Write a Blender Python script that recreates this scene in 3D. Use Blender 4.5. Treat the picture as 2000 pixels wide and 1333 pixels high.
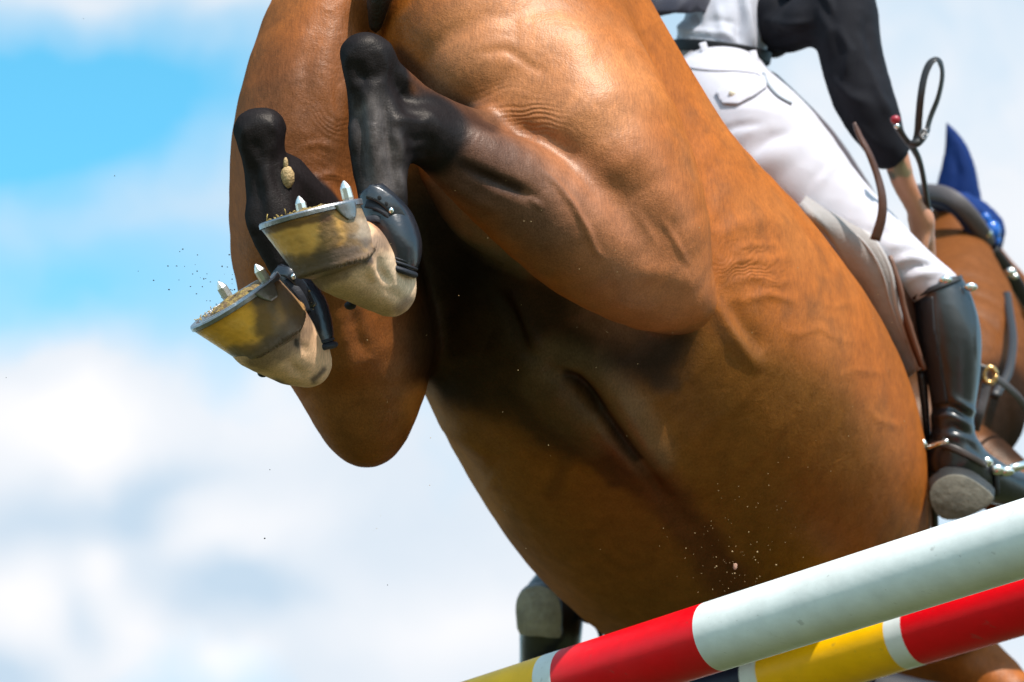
import bpy, math, random
import numpy as np
from mathutils import Vector, Matrix
random.seed(7); RNG = np.random.RandomState(7)
SC = bpy.context.scene
for _o in list(bpy.data.objects): bpy.data.objects.remove(_o)
COL = SC.collection

# ------------------------------------------------------------------ camera, sky, sun, exposure
F_PX = 5600.0                      # focal length for a 2000 px wide picture (100.8 mm)
PITCH = math.radians(25.0)
CAM = np.array([0.0, 0.0, 0.35])
RIGHT = np.array([1.0, 0, 0]); FWD = np.array([0, math.cos(PITCH), math.sin(PITCH)]); UP = np.array([0, -math.sin(PITCH), math.cos(PITCH)])
B = np.stack([RIGHT, UP, FWD])     # rows: right, up, forward axes of the view

def C(px, py, d):                  # measured position in the photo + distance -> metres along right/up/forward
    return np.array([(px - 1000.0) / F_PX * d, -(py - 666.5) / F_PX * d, d])
def W(p):                          # right/up/forward metres -> world metres
    return CAM + np.asarray(p) @ B
def D(v):                          # direction -> world
    v = np.asarray(v, float); v = v / np.linalg.norm(v); return v @ B

cam_data = bpy.data.cameras.new('camera'); cam = bpy.data.objects.new('camera', cam_data); COL.objects.link(cam)
cam.location = CAM; cam.rotation_euler = (math.radians(90) + PITCH, 0, 0)
cam_data.sensor_width = 36; cam_data.lens = 36 * F_PX / 2000.0
cam_data.clip_start = 0.1; cam_data.clip_end = 5000
cam_data.dof.use_dof = True; cam_data.dof.focus_distance = 3.82; cam_data.dof.aperture_fstop = 5.6
SC.camera = cam

SUN_DIR = D((0.28, 0.88, -0.24))   # towards the sun
sun_el = math.asin(SUN_DIR[2]); sun_az = math.atan2(SUN_DIR[0], SUN_DIR[1])
sl = bpy.data.lights.new('sun', 'SUN'); sl.energy = 5.0; sl.angle = math.radians(0.6); sl.color = (1.0, 0.955, 0.88)
sun = bpy.data.objects.new('sun', sl); COL.objects.link(sun)
sun.rotation_euler = Vector(-SUN_DIR).to_track_quat('-Z', 'Y').to_euler(); sun.location = (0, 0, 30)

SC.view_settings.view_transform = 'Standard'; SC.view_settings.look = 'None'
SC.view_settings.gamma = 1; SC.view_settings.use_curve_mapping = False
SC.view_settings.exposure = 0.36
SC.render.engine = 'CYCLES'
SC.cycles.use_denoising = True
SC.cycles.max_bounces = 6

world = bpy.data.worlds.new('World'); SC.world = world; world.use_nodes = True
wt = world.node_tree; wt.nodes.clear()
def wn(t, **kw):
    n = wt.nodes.new(t)
    for k, v in kw.items(): setattr(n, k, v)
    return n
def wl(a, b): wt.links.new(a, b)
w_out = wn('ShaderNodeOutputWorld'); w_bg = wn('ShaderNodeBackground'); w_bg.inputs['Strength'].default_value = 0.12
w_sky = wn('ShaderNodeTexSky', sky_type='NISHITA'); w_sky.sun_disc = False
w_sky.sun_elevation = sun_el; w_sky.sun_rotation = sun_az; w_sky.air_density = 1.0; w_sky.dust_density = 0.6; w_sky.ozone_density = 1.6
w_co = wn('ShaderNodeTexCoord')
w_hs = wn('ShaderNodeHueSaturation'); w_hs.inputs['Hue'].default_value = 0.463; w_hs.inputs['Saturation'].default_value = 1.28; w_hs.inputs['Value'].default_value = 2.0
wl(w_sky.outputs[0], w_hs.inputs['Color'])
def wmath(op, a, b=None, clamp=False):
    n = wn('ShaderNodeMath', operation=op); n.use_clamp = clamp
    for i, v in enumerate((a, b)):
        if v is None: continue
        if isinstance(v, (int, float)): n.inputs[i].default_value = v
        else: wl(v, n.inputs[i])
    return n.outputs[0]
# soft warped cloud field in sky directions
w_n1 = wn('ShaderNodeTexNoise'); w_n1.inputs['Scale'].default_value = 18.0; w_n1.inputs['Detail'].default_value = 4; w_n1.inputs['Roughness'].default_value = 0.5
wl(w_co.outputs['Generated'], w_n1.inputs['Vector'])
w_sub = wn('ShaderNodeVectorMath', operation='SUBTRACT'); wl(w_n1.outputs['Color'], w_sub.inputs[0]); w_sub.inputs[1].default_value = (0.5, 0.5, 0.5)
w_scl = wn('ShaderNodeVectorMath', operation='SCALE'); wl(w_sub.outputs[0], w_scl.inputs[0]); w_scl.inputs['Scale'].default_value = 0.035
w_add = wn('ShaderNodeVectorMath', operation='ADD'); wl(w_co.outputs['Generated'], w_add.inputs[0]); wl(w_scl.outputs[0], w_add.inputs[1])
def sky_blob(px, py, rx, ry, ang=0.0, soft=1.0):
    """mask of an elliptical cloud (or gap) around one direction of the sky"""
    c = D(C(px, py, 1.0)); u = np.cross(UP, c); u = -u / np.linalg.norm(u); v = np.cross(c, u); v = v / np.linalg.norm(v)
    if v @ UP < 0: v = -v
    if u @ RIGHT < 0: u = -u
    ca, sa = math.cos(ang), math.sin(ang); u2 = (u * ca + v * sa) / (rx / F_PX); v2 = (-u * sa + v * ca) / (ry / F_PX)
    s = wn('ShaderNodeVectorMath', operation='SUBTRACT'); wl(w_add.outputs[0], s.inputs[0]); s.inputs[1].default_value = c
    a = wn('ShaderNodeVectorMath', operation='DOT_PRODUCT'); wl(s.outputs[0], a.inputs[0]); a.inputs[1].default_value = u2
    b = wn('ShaderNodeVectorMath', operation='DOT_PRODUCT'); wl(s.outputs[0], b.inputs[0]); b.inputs[1].default_value = v2
    r2 = wmath('ADD', wmath('MULTIPLY', a.outputs['Value'], a.outputs['Value']), wmath('MULTIPLY', b.outputs['Value'], b.outputs['Value']))
    return wmath('POWER', 2.718, wmath('MULTIPLY', r2, -1.0 * soft))
w_n2 = wn('ShaderNodeTexNoise'); w_n2.inputs['Scale'].default_value = 8.5; w_n2.inputs['Detail'].default_value = 7; w_n2.inputs['Roughness'].default_value = 0.52
wl(w_add.outputs[0], w_n2.inputs['Vector'])
w_mr = wn('ShaderNodeMapRange'); w_mr.inputs['From Min'].default_value = 0.36; w_mr.inputs['From Max'].default_value = 0.60; wl(w_n2.outputs['Fac'], w_mr.inputs['Value'])
cover = wmath('ADD', wmath('MULTIPLY', w_mr.outputs[0], 0.45), 0.12)   # broken cloud and thin haze everywhere
cover = wmath('ADD', cover, wmath('MULTIPLY', sky_blob(1000, 1100, 1900, 1500), 0.62))
for g in [(20, 250, 360, 100, 0.14, 0.92), (-120, 190, 360, 170, 0.05, 0.75), (60, 540, 420, 120, .1, 0.30), (420, 170, 280, 110, 0.12, 0.42), (120, 560, 360, 110, .1, .12), (300, 620, 500, 90, 0, .12)]:
    m = sky_blob(*g[:5]); cover = wmath('SUBTRACT', cover, wmath('MULTIPLY', m, g[5]))
for g in [(150, 840, 190, 140, 0, .5), (300, -25, 520, 40, 0, .4), (1700, 300, 600, 500, 0, .25), (60, 1190, 160, 140, 0, .4), (600, 1150, 600, 300, 0, .25), (300, 400, 420, 40, .2, .18)]:
    m = sky_blob(*g[:5]); cover = wmath('ADD', cover, wmath('MULTIPLY', m, g[5]))
cover = wmath('ADD', cover, 0.0, True)
bright = wmath('ADD', wmath('MULTIPLY', w_mr.outputs[0], .22), .27)
for g in [(165, 840, 140, 95, 0, .55), (40, 1170, 110, 80, 0, .38), (215, 1130, 45, 60, 0, .3), (280, 1230, 60, 60, 0, .35), (430, 1280, 75, 50, 0, .5), (1650, 330, 520, 420, 0, .22), (900, 1230, 220, 90, 0, .25), (560, 1010, 260, 70, .15, .22), (420, 1080, 110, 45, 0, .15), (160, 1290, 130, 50, 0, .25), (600, 780, 300, 80, 0, .2), (-40, 800, 90, 60, 0, .2)]:
    bright = wmath('ADD', bright, wmath('MULTIPLY', sky_blob(*g[:5]), g[5]))
for g in [(90, 1020, 180, 60, 0, .42), (290, 1000, 70, 90, -.5, .45), (360, 925, 110, 35, .15, .3), (480, 1145, 150, 50, -.15, .5), (10, 1300, 90, 50, 0, .6), (170, 1210, 40, 70, 0, .25), (720, 1000, 160, 90, 0, .15), (350, 1190, 60, 40, 0, .2)]:
    bright = wmath('SUBTRACT', bright, wmath('MULTIPLY', sky_blob(*g[:5]), g[5]))
w_cc = wn('ShaderNodeMix', data_type='RGBA'); w_cc.inputs['A'].default_value = (3.8, 4.75, 5.7, 1); w_cc.inputs['B'].default_value = (7.2, 6.95, 6.9, 1)
wl(wmath('ADD', bright, 0.0, True), w_cc.inputs['Factor'])
w_mix = wn('ShaderNodeMix', data_type='RGBA'); wl(cover, w_mix.inputs['Factor']); wl(w_hs.outputs[0], w_mix.inputs['A']); wl(w_cc.outputs['Result'], w_mix.inputs['B'])
wl(w_mix.outputs['Result'], w_bg.inputs['Color']); wl(w_bg.outputs[0], w_out.inputs['Surface'])

# ------------------------------------------------------------------ helpers: objects and tags
def tag(o, label=None, cat=None, group=None, kind=None):
    if label: o['label'] = label
    if cat: o['category'] = cat
    if group: o['group'] = group
    if kind: o['kind'] = kind
    return o
def empty(name, loc, label=None, cat=None, group=None):
    o = bpy.data.objects.new(name, None); o.location = tuple(loc); o.empty_display_size = 0.05; COL.objects.link(o)
    return tag(o, label, cat, group)
def mesh(name, vw, faces, mat, parent=None, smooth=True, origin=None, cols=None):
    """vw: world vertices -> one mesh object (child of parent when given)"""
    root = np.zeros(3); p = parent
    while p is not None: root = root + np.array(p.location); p = p.parent
    vw = np.asarray(vw, float)
    if origin is None: origin = root if parent is not None else vw.mean(axis=0) * [1, 1, 0] + [0, 0, vw[:, 2].min()]
    me = bpy.data.meshes.new(name)
    fa = np.asarray(faces) if not isinstance(faces, list) or (len(faces) and len({len(f) for f in faces}) == 1) else None
    v = (vw - origin).astype(np.float32)
    if fa is not None and len(fa) > 2000:
        fa = np.asarray(fa, np.int32); n = fa.shape[1]
        me.vertices.add(len(v)); me.vertices.foreach_set('co', v.ravel())
        me.loops.add(fa.size); me.loops.foreach_set('vertex_index', fa.ravel())
        me.polygons.add(len(fa)); me.polygons.foreach_set('loop_start', np.arange(0, fa.size, n, dtype=np.int32))
        me.polygons.foreach_set('loop_total', np.full(len(fa), n, np.int32)); me.update(calc_edges=True)
    else:
        me.from_pydata([tuple(x) for x in v], [], [tuple(int(i) for i in f) for f in faces]); me.update()
    me.polygons.foreach_set('use_smooth', [smooth] * len(me.polygons))
    if cols is not None:
        at = me.color_attributes.new('paint', 'FLOAT_COLOR', 'POINT')
        c4 = np.ones((len(v), 4), np.float32); c4[:, :3] = cols; at.data.foreach_set('color', c4.ravel())
    me.materials.append(mat)
    o = bpy.data.objects.new(name, me); COL.objects.link(o)
    if parent is not None:
        o.parent = parent; o.location = tuple(np.asarray(origin) - root)
    else: o.location = tuple(origin)
    return o

# ------------------------------------------------------------------ helpers: materials
MATS = {}
def material(name, color, rough=0.6, metallic=0.0, spec=0.5, noise=0.0, nscale=30.0, bump=0.0, bscale=200.0, coat=0.0, coat_rough=0.1, sheen=0.0, paint=False, stretch=(1, 1, 1), color2=None, sss=0.0, ndetail=4, bdetail=3):
    m = bpy.data.materials.new(name); m.use_nodes = True; nt = m.node_tree; bs = nt.nodes['Principled BSDF']
    bs.inputs['Roughness'].default_value = rough; bs.inputs['Metallic'].default_value = metallic
    bs.inputs['Specular IOR Level'].default_value = spec
    bs.inputs['Coat Weight'].default_value = coat; bs.inputs['Coat Roughness'].default_value = coat_rough
    bs.inputs['Sheen Weight'].default_value = sheen; bs.inputs['Sheen Roughness'].default_value = 0.4
    if sss: bs.inputs['Subsurface Weight'].default_value = sss; bs.inputs['Subsurface Radius'].default_value = (0.01, 0.005, 0.003)
    tc = nt.nodes.new('ShaderNodeTexCoord'); mp = nt.nodes.new('ShaderNodeMapping'); mp.inputs['Scale'].default_value = stretch
    nt.links.new(tc.outputs['Object'], mp.inputs['Vector'])
    src = None
    if paint:
        at = nt.nodes.new('ShaderNodeAttribute'); at.attribute_name = 'paint'; src = at.outputs['Color']
    if noise > 0 or color2 is not None:
        nz = nt.nodes.new('ShaderNodeTexNoise'); nz.inputs['Scale'].default_value = nscale; nz.inputs['Detail'].default_value = ndetail; nz.inputs['Roughness'].default_value = 0.6
        nt.links.new(mp.outputs[0], nz.inputs['Vector'])
        if color2 is not None:
            cr = nt.nodes.new('ShaderNodeMapRange'); cr.inputs['From Min'].default_value = 0.42; cr.inputs['From Max'].default_value = 0.6
            nt.links.new(nz.outputs['Fac'], cr.inputs['Value'])
            mx = nt.nodes.new('ShaderNodeMix'); mx.data_type = 'RGBA'; mx.inputs['A'].default_value = (*color, 1); mx.inputs['B'].default_value = (*color2, 1)
            nt.links.new(cr.outputs[0], mx.inputs['Factor']); src = mx.outputs['Result']
        else:
            mr = nt.nodes.new('ShaderNodeMapRange'); mr.inputs['From Min'].default_value = 0.25; mr.inputs['From Max'].default_value = 0.75
            mr.inputs['To Min'].default_value = 1 - noise; mr.inputs['To Max'].default_value = 1 + noise
            nt.links.new(nz.outputs['Fac'], mr.inputs['Value'])
            vm = nt.nodes.new('ShaderNodeVectorMath'); vm.operation = 'SCALE'
            if src is None: vm.inputs[0].default_value = color
            else: nt.links.new(src, vm.inputs[0])
            nt.links.new(mr.outputs[0], vm.inputs['Scale']); src = vm.outputs[0]
    if src is None: bs.inputs['Base Color'].default_value = (*color, 1)
    else: nt.links.new(src, bs.inputs['Base Color'])
    if bump > 0:
        nb = nt.nodes.new('ShaderNodeTexNoise'); nb.inputs['Scale'].default_value = bscale; nb.inputs['Detail'].default_value = bdetail
        nt.links.new(mp.outputs[0], nb.inputs['Vector'])
        bp = nt.nodes.new('ShaderNodeBump'); bp.inputs['Strength'].default_value = 1.0; bp.inputs['Distance'].default_value = bump
        nt.links.new(nb.outputs['Fac'], bp.inputs['Height']); nt.links.new(bp.outputs[0], bs.inputs['Normal'])
    MATS[name] = m
    return m

# ------------------------------------------------------------------ helpers: curves, lofts
def cr(P, sub):
    """Catmull-Rom through the rows of P"""
    P = np.asarray(P, float); n = len(P)
    if n < 3:
        t = np.linspace(0, 1, sub + 1)[:, None]; return P[0] * (1 - t) + P[1] * t
    Q = np.vstack([2 * P[0] - P[1], P, 2 * P[-1] - P[-2]]); out = []
    for i in range(1, n):
        p0, p1, p2, p3 = Q[i - 1], Q[i], Q[i + 1], Q[i + 2]
        for s in range(sub):
            t = s / sub
            out.append(0.5 * ((2 * p1) + (-p0 + p2) * t + (2 * p0 - 5 * p1 + 4 * p2 - p3) * t * t + (-p0 + 3 * p1 - 3 * p2 + p3) * t ** 3))
    out.append(P[-1]); return np.array(out)
def unit(v): return v / (np.linalg.norm(v, axis=-1, keepdims=True) + 1e-12)
def tangents(P):
    T = np.zeros_like(P); T[1:-1] = P[2:] - P[:-2]; T[0] = P[1] - P[0]; T[-1] = P[-1] - P[-2]; return unit(T)
def tube(pts, ra, rb=None, hint=(0, 0, 1), sub=6, n=12, power=2.0, close=True, cap_round=True):
    """loft along view-space points; ra across (perpendicular to hint), rb along hint. returns view verts, faces"""
    P = np.asarray(pts, float); ra = np.broadcast_to(np.asarray(ra, float), (len(P),)); rb = ra if rb is None else np.broadcast_to(np.asarray(rb, float), (len(P),))
    Q = cr(np.column_stack([P, ra, rb]), sub); P = Q[:, :3]; ra = np.maximum(Q[:, 3], 1e-4); rb = np.maximum(Q[:, 4], 1e-4)
    T = tangents(P); H = np.asarray(hint, float); U = unit(np.cross(T, H)); V = unit(np.cross(U, T))
    th = np.linspace(0, 2 * math.pi, n, endpoint=False); c, s = np.cos(th), np.sin(th)
    if power != 2.0: c = np.sign(c) * np.abs(c) ** (2 / power); s = np.sign(s) * np.abs(s) ** (2 / power)
    V3 = P[:, None] + U[:, None] * (ra[:, None] * c)[..., None] + V[:, None] * (rb[:, None] * s)[..., None]
    m = len(P); v = V3.reshape(-1, 3); f = []
    for i in range(m - 1):
        for j in range(n):
            a = i * n + j; b = i * n + (j + 1) % n; f.append((a, b, b + n, a + n))
    if close:
        f = [list(x) for x in f]; f.append(list(range(n))[::-1]); f.append([(m - 1) * n + j for j in range(n)])
    return v, f
def join(parts):
    V = []; Fc = []; k = 0
    for v, f in parts:
        V.append(np.asarray(v)); Fc += [tuple(int(i) + k for i in q) for q in f]; k += len(v)
    return np.vstack(V), Fc
def ellipsoid(c, r, axes=None, nu=14, nv=9):
    A = np.eye(3) if axes is None else np.asarray(axes); v = []; f = []
    for i in range(nv + 1):
        p = math.pi * i / nv
        for j in range(nu):
            t = 2 * math.pi * j / nu; v.append((math.sin(p) * math.cos(t) * r[0], math.sin(p) * math.sin(t) * r[1], math.cos(p) * r[2]))
    for i in range(nv):
        for j in range(nu): f.append((i * nu + j, (i + 1) * nu + j, (i + 1) * nu + (j + 1) % nu, i * nu + (j + 1) % nu))
    return np.asarray(v) @ A + np.asarray(c), f

# ------------------------------------------------------------------ helpers: smooth implicit bodies
class Chain:
    """elliptical limb through stations (px, py, distance, half width in px of the 2000 px photo, half thickness in m)"""
    def __init__(self, st, sub=3, k=0.02, capf=1.0, hint=(0, 0, 1)):
        S = np.array([[*C(s[0], s[1], s[2]), s[3] / F_PX * s[2], s[4]] for s in st])
        Q = cr(S, sub) if len(S) > 1 else S
        self.P = Q[:, :3]; self.a = np.maximum(Q[:, 3], .004); self.b = np.maximum(Q[:, 4], .004); self.k = k; self.capf = capf
        if len(S) == 1: self.P = np.vstack([self.P, self.P + [1e-4, 0, 0]]); self.a = np.repeat(self.a, 2); self.b = np.repeat(self.b, 2)
        T = tangents(self.P); self.U = unit(np.cross(T, np.asarray(hint, float)))
        R = max(self.a.max(), self.b.max()) + 0.001; self.lo = self.P.min(0) - R; self.hi = self.P.max(0) + R
    def bbox(self, m): return self.lo - m, self.hi + m
    def eval(self, X, Y, Z):
        out = None
        for i in range(len(self.P) - 1):
            A, Bp = self.P[i], self.P[i + 1]; L = Bp - A; l = np.linalg.norm(L); t_ = L / l
            dx, dy, dz = X - A[0], Y - A[1], Z - A[2]
            w = dx * t_[0] + dy * t_[1] + dz * t_[2]; t = np.clip(w / l, 0, 1)
            U = self.U[i] * .5 + self.U[i + 1] * .5; U = U - t_ * (U @ t_); U = U / np.linalg.norm(U); V = np.cross(t_, U)
            a = self.a[i] + (self.a[i + 1] - self.a[i]) * t; b = self.b[i] + (self.b[i + 1] - self.b[i]) * t
            u = (dx * U[0] + dy * U[1] + dz * U[2]); v = (dx * V[0] + dy * V[1] + dz * V[2]); w = w - t * l
            c = np.sqrt(a * b) * self.capf
            k0 = np.sqrt((u / a) ** 2 + (v / b) ** 2 + (w / c) ** 2) + 1e-9
            k1 = np.sqrt((u / a ** 2) ** 2 + (v / b ** 2) ** 2 + (w / c ** 2) ** 2) + 1e-9
            d = k0 * (k0 - 1) / k1
            out = d if out is None else np.minimum(out, d)
        return out
def smin(a, b, k):
    if k <= 0: return np.minimum(a, b)
    h = np.clip(0.5 + 0.5 * (b - a) / k, 0, 1); return b * (1 - h) + a * h - k * h * (1 - h)
def field(prims, lo, hi, h):
    n = np.ceil((hi - lo) / h).astype(int) + 1
    ax = [lo[i] + np.arange(n[i]) * h for i in range(3)]
    Fv = np.full(n, 1.0, np.float32)
    for pr in prims:
        m = pr.k + 2.5 * h + 0.012; a, b = pr.bbox(m)
        s0 = np.clip(np.floor((a - lo) / h).astype(int), 0, n - 1); s1 = np.clip(np.ceil((b - lo) / h).astype(int) + 1, 1, n)
        if np.any(s1 <= s0): continue
        X, Y, Z = np.meshgrid(ax[0][s0[0]:s1[0]], ax[1][s0[1]:s1[1]], ax[2][s0[2]:s1[2]], indexing='ij')
        X = X.astype(np.float32); Y = Y.astype(np.float32); Z = Z.astype(np.float32)
        d = pr.eval(X, Y, Z).astype(np.float32); sl_ = (slice(s0[0], s1[0]), slice(s0[1], s1[1]), slice(s0[2], s1[2]))
        if getattr(pr, 'cut', False):
            Fv[sl_] = -smin(-Fv[sl_], d, pr.k)
        else: Fv[sl_] = smin(Fv[sl_], d, pr.k)
    return Fv, ax
def nets(Fv, ax):
    """naive surface nets -> vertices (view space), quads"""
    neg = Fv < 0; nx, ny, nz = Fv.shape
    c = [neg[i:nx - 1 + i, j:ny - 1 + j, k:nz - 1 + k] for i in (0, 1) for j in (0, 1) for k in (0, 1)]
    s = sum(x.astype(np.int8) for x in c); I, J, K = np.nonzero((s > 0) & (s < 8))
    idx = -np.ones((nx - 1, ny - 1, nz - 1), np.int32); idx[I, J, K] = np.arange(len(I))
    acc = np.zeros((len(I), 3)); cnt = np.zeros(len(I))
    cor = [(i, j, k) for i in (0, 1) for j in (0, 1) for k in (0, 1)]
    for a in range(8):
        for b in range(a + 1, 8):
            da = np.array(cor[b]) - np.array(cor[a])
            if abs(da).sum() != 1: continue
            fa = Fv[I + cor[a][0], J + cor[a][1], K + cor[a][2]]; fb = Fv[I + cor[b][0], J + cor[b][1], K + cor[b][2]]
            m = (fa < 0) != (fb < 0); t = np.where(m, fa / np.where(m, fa - fb, 1), 0)
            acc += np.where(m[:, None], np.array(cor[a]) + t[:, None] * da, 0); cnt += m
    off = acc / cnt[:, None]
    h = ax[0][1] - ax[0][0]; V = np.column_stack([ax[0][0] + (I + off[:, 0]) * h, ax[1][0] + (J + off[:, 1]) * h, ax[2][0] + (K + off[:, 2]) * h])
    Q = []
    for axn in range(3):
        sl0 = [slice(None)] * 3; sl1 = [slice(None)] * 3; sl0[axn] = slice(0, -1); sl1[axn] = slice(1, None)
        a = neg[tuple(sl0)]; b = neg[tuple(sl1)]; E = np.array(np.nonzero(a != b)).T
        o1, o2 = [(1, 2), (2, 0), (0, 1)][axn]
        ok = (E[:, o1] > 0) & (E[:, o2] > 0) & (E[:, o1] < Fv.shape[o1] - 1) & (E[:, o2] < Fv.shape[o2] - 1); E = E[ok]
        flip = ~a[E[:, 0], E[:, 1], E[:, 2]]
        def g(d1, d2):
            e = E.copy(); e[:, o1] -= d1; e[:, o2] -= d2; return idx[e[:, 0], e[:, 1], e[:, 2]]
        q = np.column_stack([g(1, 1), g(0, 1), g(0, 0), g(1, 0)]); q[flip] = q[flip][:, ::-1]; Q.append(q)
    Q = np.vstack(Q); return V, Q[(Q >= 0).all(1)]
def subdivide(V, Q, levels=1):
    """Catmull-Clark through a temporary object"""
    me = bpy.data.meshes.new('tmp'); me.vertices.add(len(V)); me.vertices.foreach_set('co', V.astype(np.float32).ravel())
    me.loops.add(Q.size); me.loops.foreach_set('vertex_index', Q.astype(np.int32).ravel()); me.polygons.add(len(Q))
    me.polygons.foreach_set('loop_start', np.arange(0, Q.size, 4, dtype=np.int32)); me.polygons.foreach_set('loop_total', np.full(len(Q), 4, np.int32)); me.update(calc_edges=True)
    o = bpy.data.objects.new('tmp', me); COL.objects.link(o)
    if levels:
        md = o.modifiers.new('s', 'SUBSURF'); md.levels = levels; md.render_levels = levels
    dg = bpy.context.evaluated_depsgraph_get(); m2 = bpy.data.meshes.new_from_object(o.evaluated_get(dg))
    n = len(m2.vertices); v = np.empty(n * 3, np.float32); m2.vertices.foreach_get('co', v); q = np.empty(len(m2.loops), np.int32); m2.loops.foreach_get('vertex_index', q)
    bpy.data.objects.remove(o); bpy.data.meshes.remove(me); bpy.data.meshes.remove(m2)
    return v.reshape(-1, 3).astype(float), q.reshape(-1, 4)
def smooth_mesh(V, Q, it=2, lam=0.5):
    E = np.vstack([Q[:, [0, 1]], Q[:, [1, 2]], Q[:, [2, 3]], Q[:, [3, 0]]]); n = len(V); deg = np.bincount(E[:, 0], minlength=n) + np.bincount(E[:, 1], minlength=n)
    for r in range(it * 2):
        s = np.zeros_like(V)
        for c in range(3): s[:, c] = np.bincount(E[:, 0], V[E[:, 1], c], n) + np.bincount(E[:, 1], V[E[:, 0], c], n)
        L = s / np.maximum(deg, 1)[:, None] - V; V = V + L * (lam if r % 2 == 0 else -lam * 0.96)
    return V
def normals(V, Q):
    n = np.cross(V[Q[:, 2]] - V[Q[:, 0]], V[Q[:, 3]] - V[Q[:, 1]]); N = np.zeros_like(V)
    for j in range(4):
        for c in range(3): N[:, c] += np.bincount(Q[:, j], n[:, c], len(V))
    return unit(N)
def solid(prims, h=0.008, levels=1, it=2, extra=None, lo=None, hi=None):
    """smooth union of prims -> view verts, quads"""
    L = np.min([p.lo for p in prims if not getattr(p, 'cut', False)], 0) - 3 * h - .02; H = np.max([p.hi for p in prims if not getattr(p, 'cut', False)], 0) + 3 * h + .02
    Fv, ax = field(prims, L, H, h)
    if extra is not None:
        X, Y, Z = np.meshgrid(*ax, indexing='ij'); Fv = extra(Fv, X, Y, Z).astype(np.float32)
    V, Q = nets(Fv, ax); V = smooth_mesh(V, Q, it)
    if levels: V, Q = subdivide(V, Q, levels)
    return V, Q
def proj(V):
    return 1000 + V[:, 0] / V[:, 2] * F_PX, 666.5 - V[:, 1] / V[:, 2] * F_PX
def pdist(px, py, pl, taper=False):
    """distance in photo px to a polyline, and position 0..1 along it"""
    pl = np.asarray(pl, float); best = np.full(len(px), 1e9); pos = np.zeros(len(px)); side = np.zeros(len(px))
    seg = np.linalg.norm(np.diff(pl, axis=0), axis=1); cum = np.concatenate([[0], np.cumsum(seg)])
    for i in range(len(pl) - 1):
        a, b = pl[i], pl[i + 1]; d = b - a; l2 = d @ d
        t = np.clip(((px - a[0]) * d[0] + (py - a[1]) * d[1]) / l2, 0, 1); ex = px - a[0] - t * d[0]; ey = py - a[1] - t * d[1]
        r = np.hypot(ex, ey); m = r < best; best = np.where(m, r, best); pos = np.where(m, (cum[i] + t * seg[i]) / cum[-1], pos)
        side = np.where(m, np.sign(d[0] * ey - d[1] * ex), side)
    return best, pos, side
def sstep(x, a, b):
    t = np.clip((x - a) / (b - a), 0, 1); return t * t * (3 - 2 * t)
def cnoise(V, scale, seed=0, octaves=2):
    """cheap smooth value noise in 3D"""
    out = np.zeros(len(V)); amp = 1.0; tot = 0
    for o in range(octaves):
        rs = np.random.RandomState(seed + o * 17); T = rs.rand(24, 24, 24); p = V * scale * 2 ** o + 100; i = np.floor(p).astype(int); f = p - i; f = f * f * (3 - 2 * f); r = 0
        for a in (0, 1):
            for b in (0, 1):
                for c in (0, 1):
                    w = (f[:, 0] if a else 1 - f[:, 0]) * (f[:, 1] if b else 1 - f[:, 1]) * (f[:, 2] if c else 1 - f[:, 2])
                    r = r + w * T[(i[:, 0] + a) % 24, (i[:, 1] + b) % 24, (i[:, 2] + c) % 24]
        out += amp * (r - 0.5) * 2; tot += amp; amp *= .5
    return out / tot
# ------------------------------------------------------------------ ground
grass_m = material('grass_ground', (0.040, 0.052, 0.010), rough=0.9, noise=0.3, nscale=3, color2=(0.075, 0.070, 0.02))
n = 60; g = []
ext = np.concatenate([-np.geomspace(3000, 8, 30), np.linspace(-6, 6, 13), np.geomspace(8, 3000, 30)])
gv = [(x, y, 0) for x in ext for y in ext]; m_ = len(ext)
gf = [(i * m_ + j, (i + 1) * m_ + j, (i + 1) * m_ + j + 1, i * m_ + j + 1) for i in range(m_ - 1) for j in range(m_ - 1)]
tag(mesh('ground', gv, gf, grass_m, origin=np.zeros(3)), kind='structure')
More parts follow.
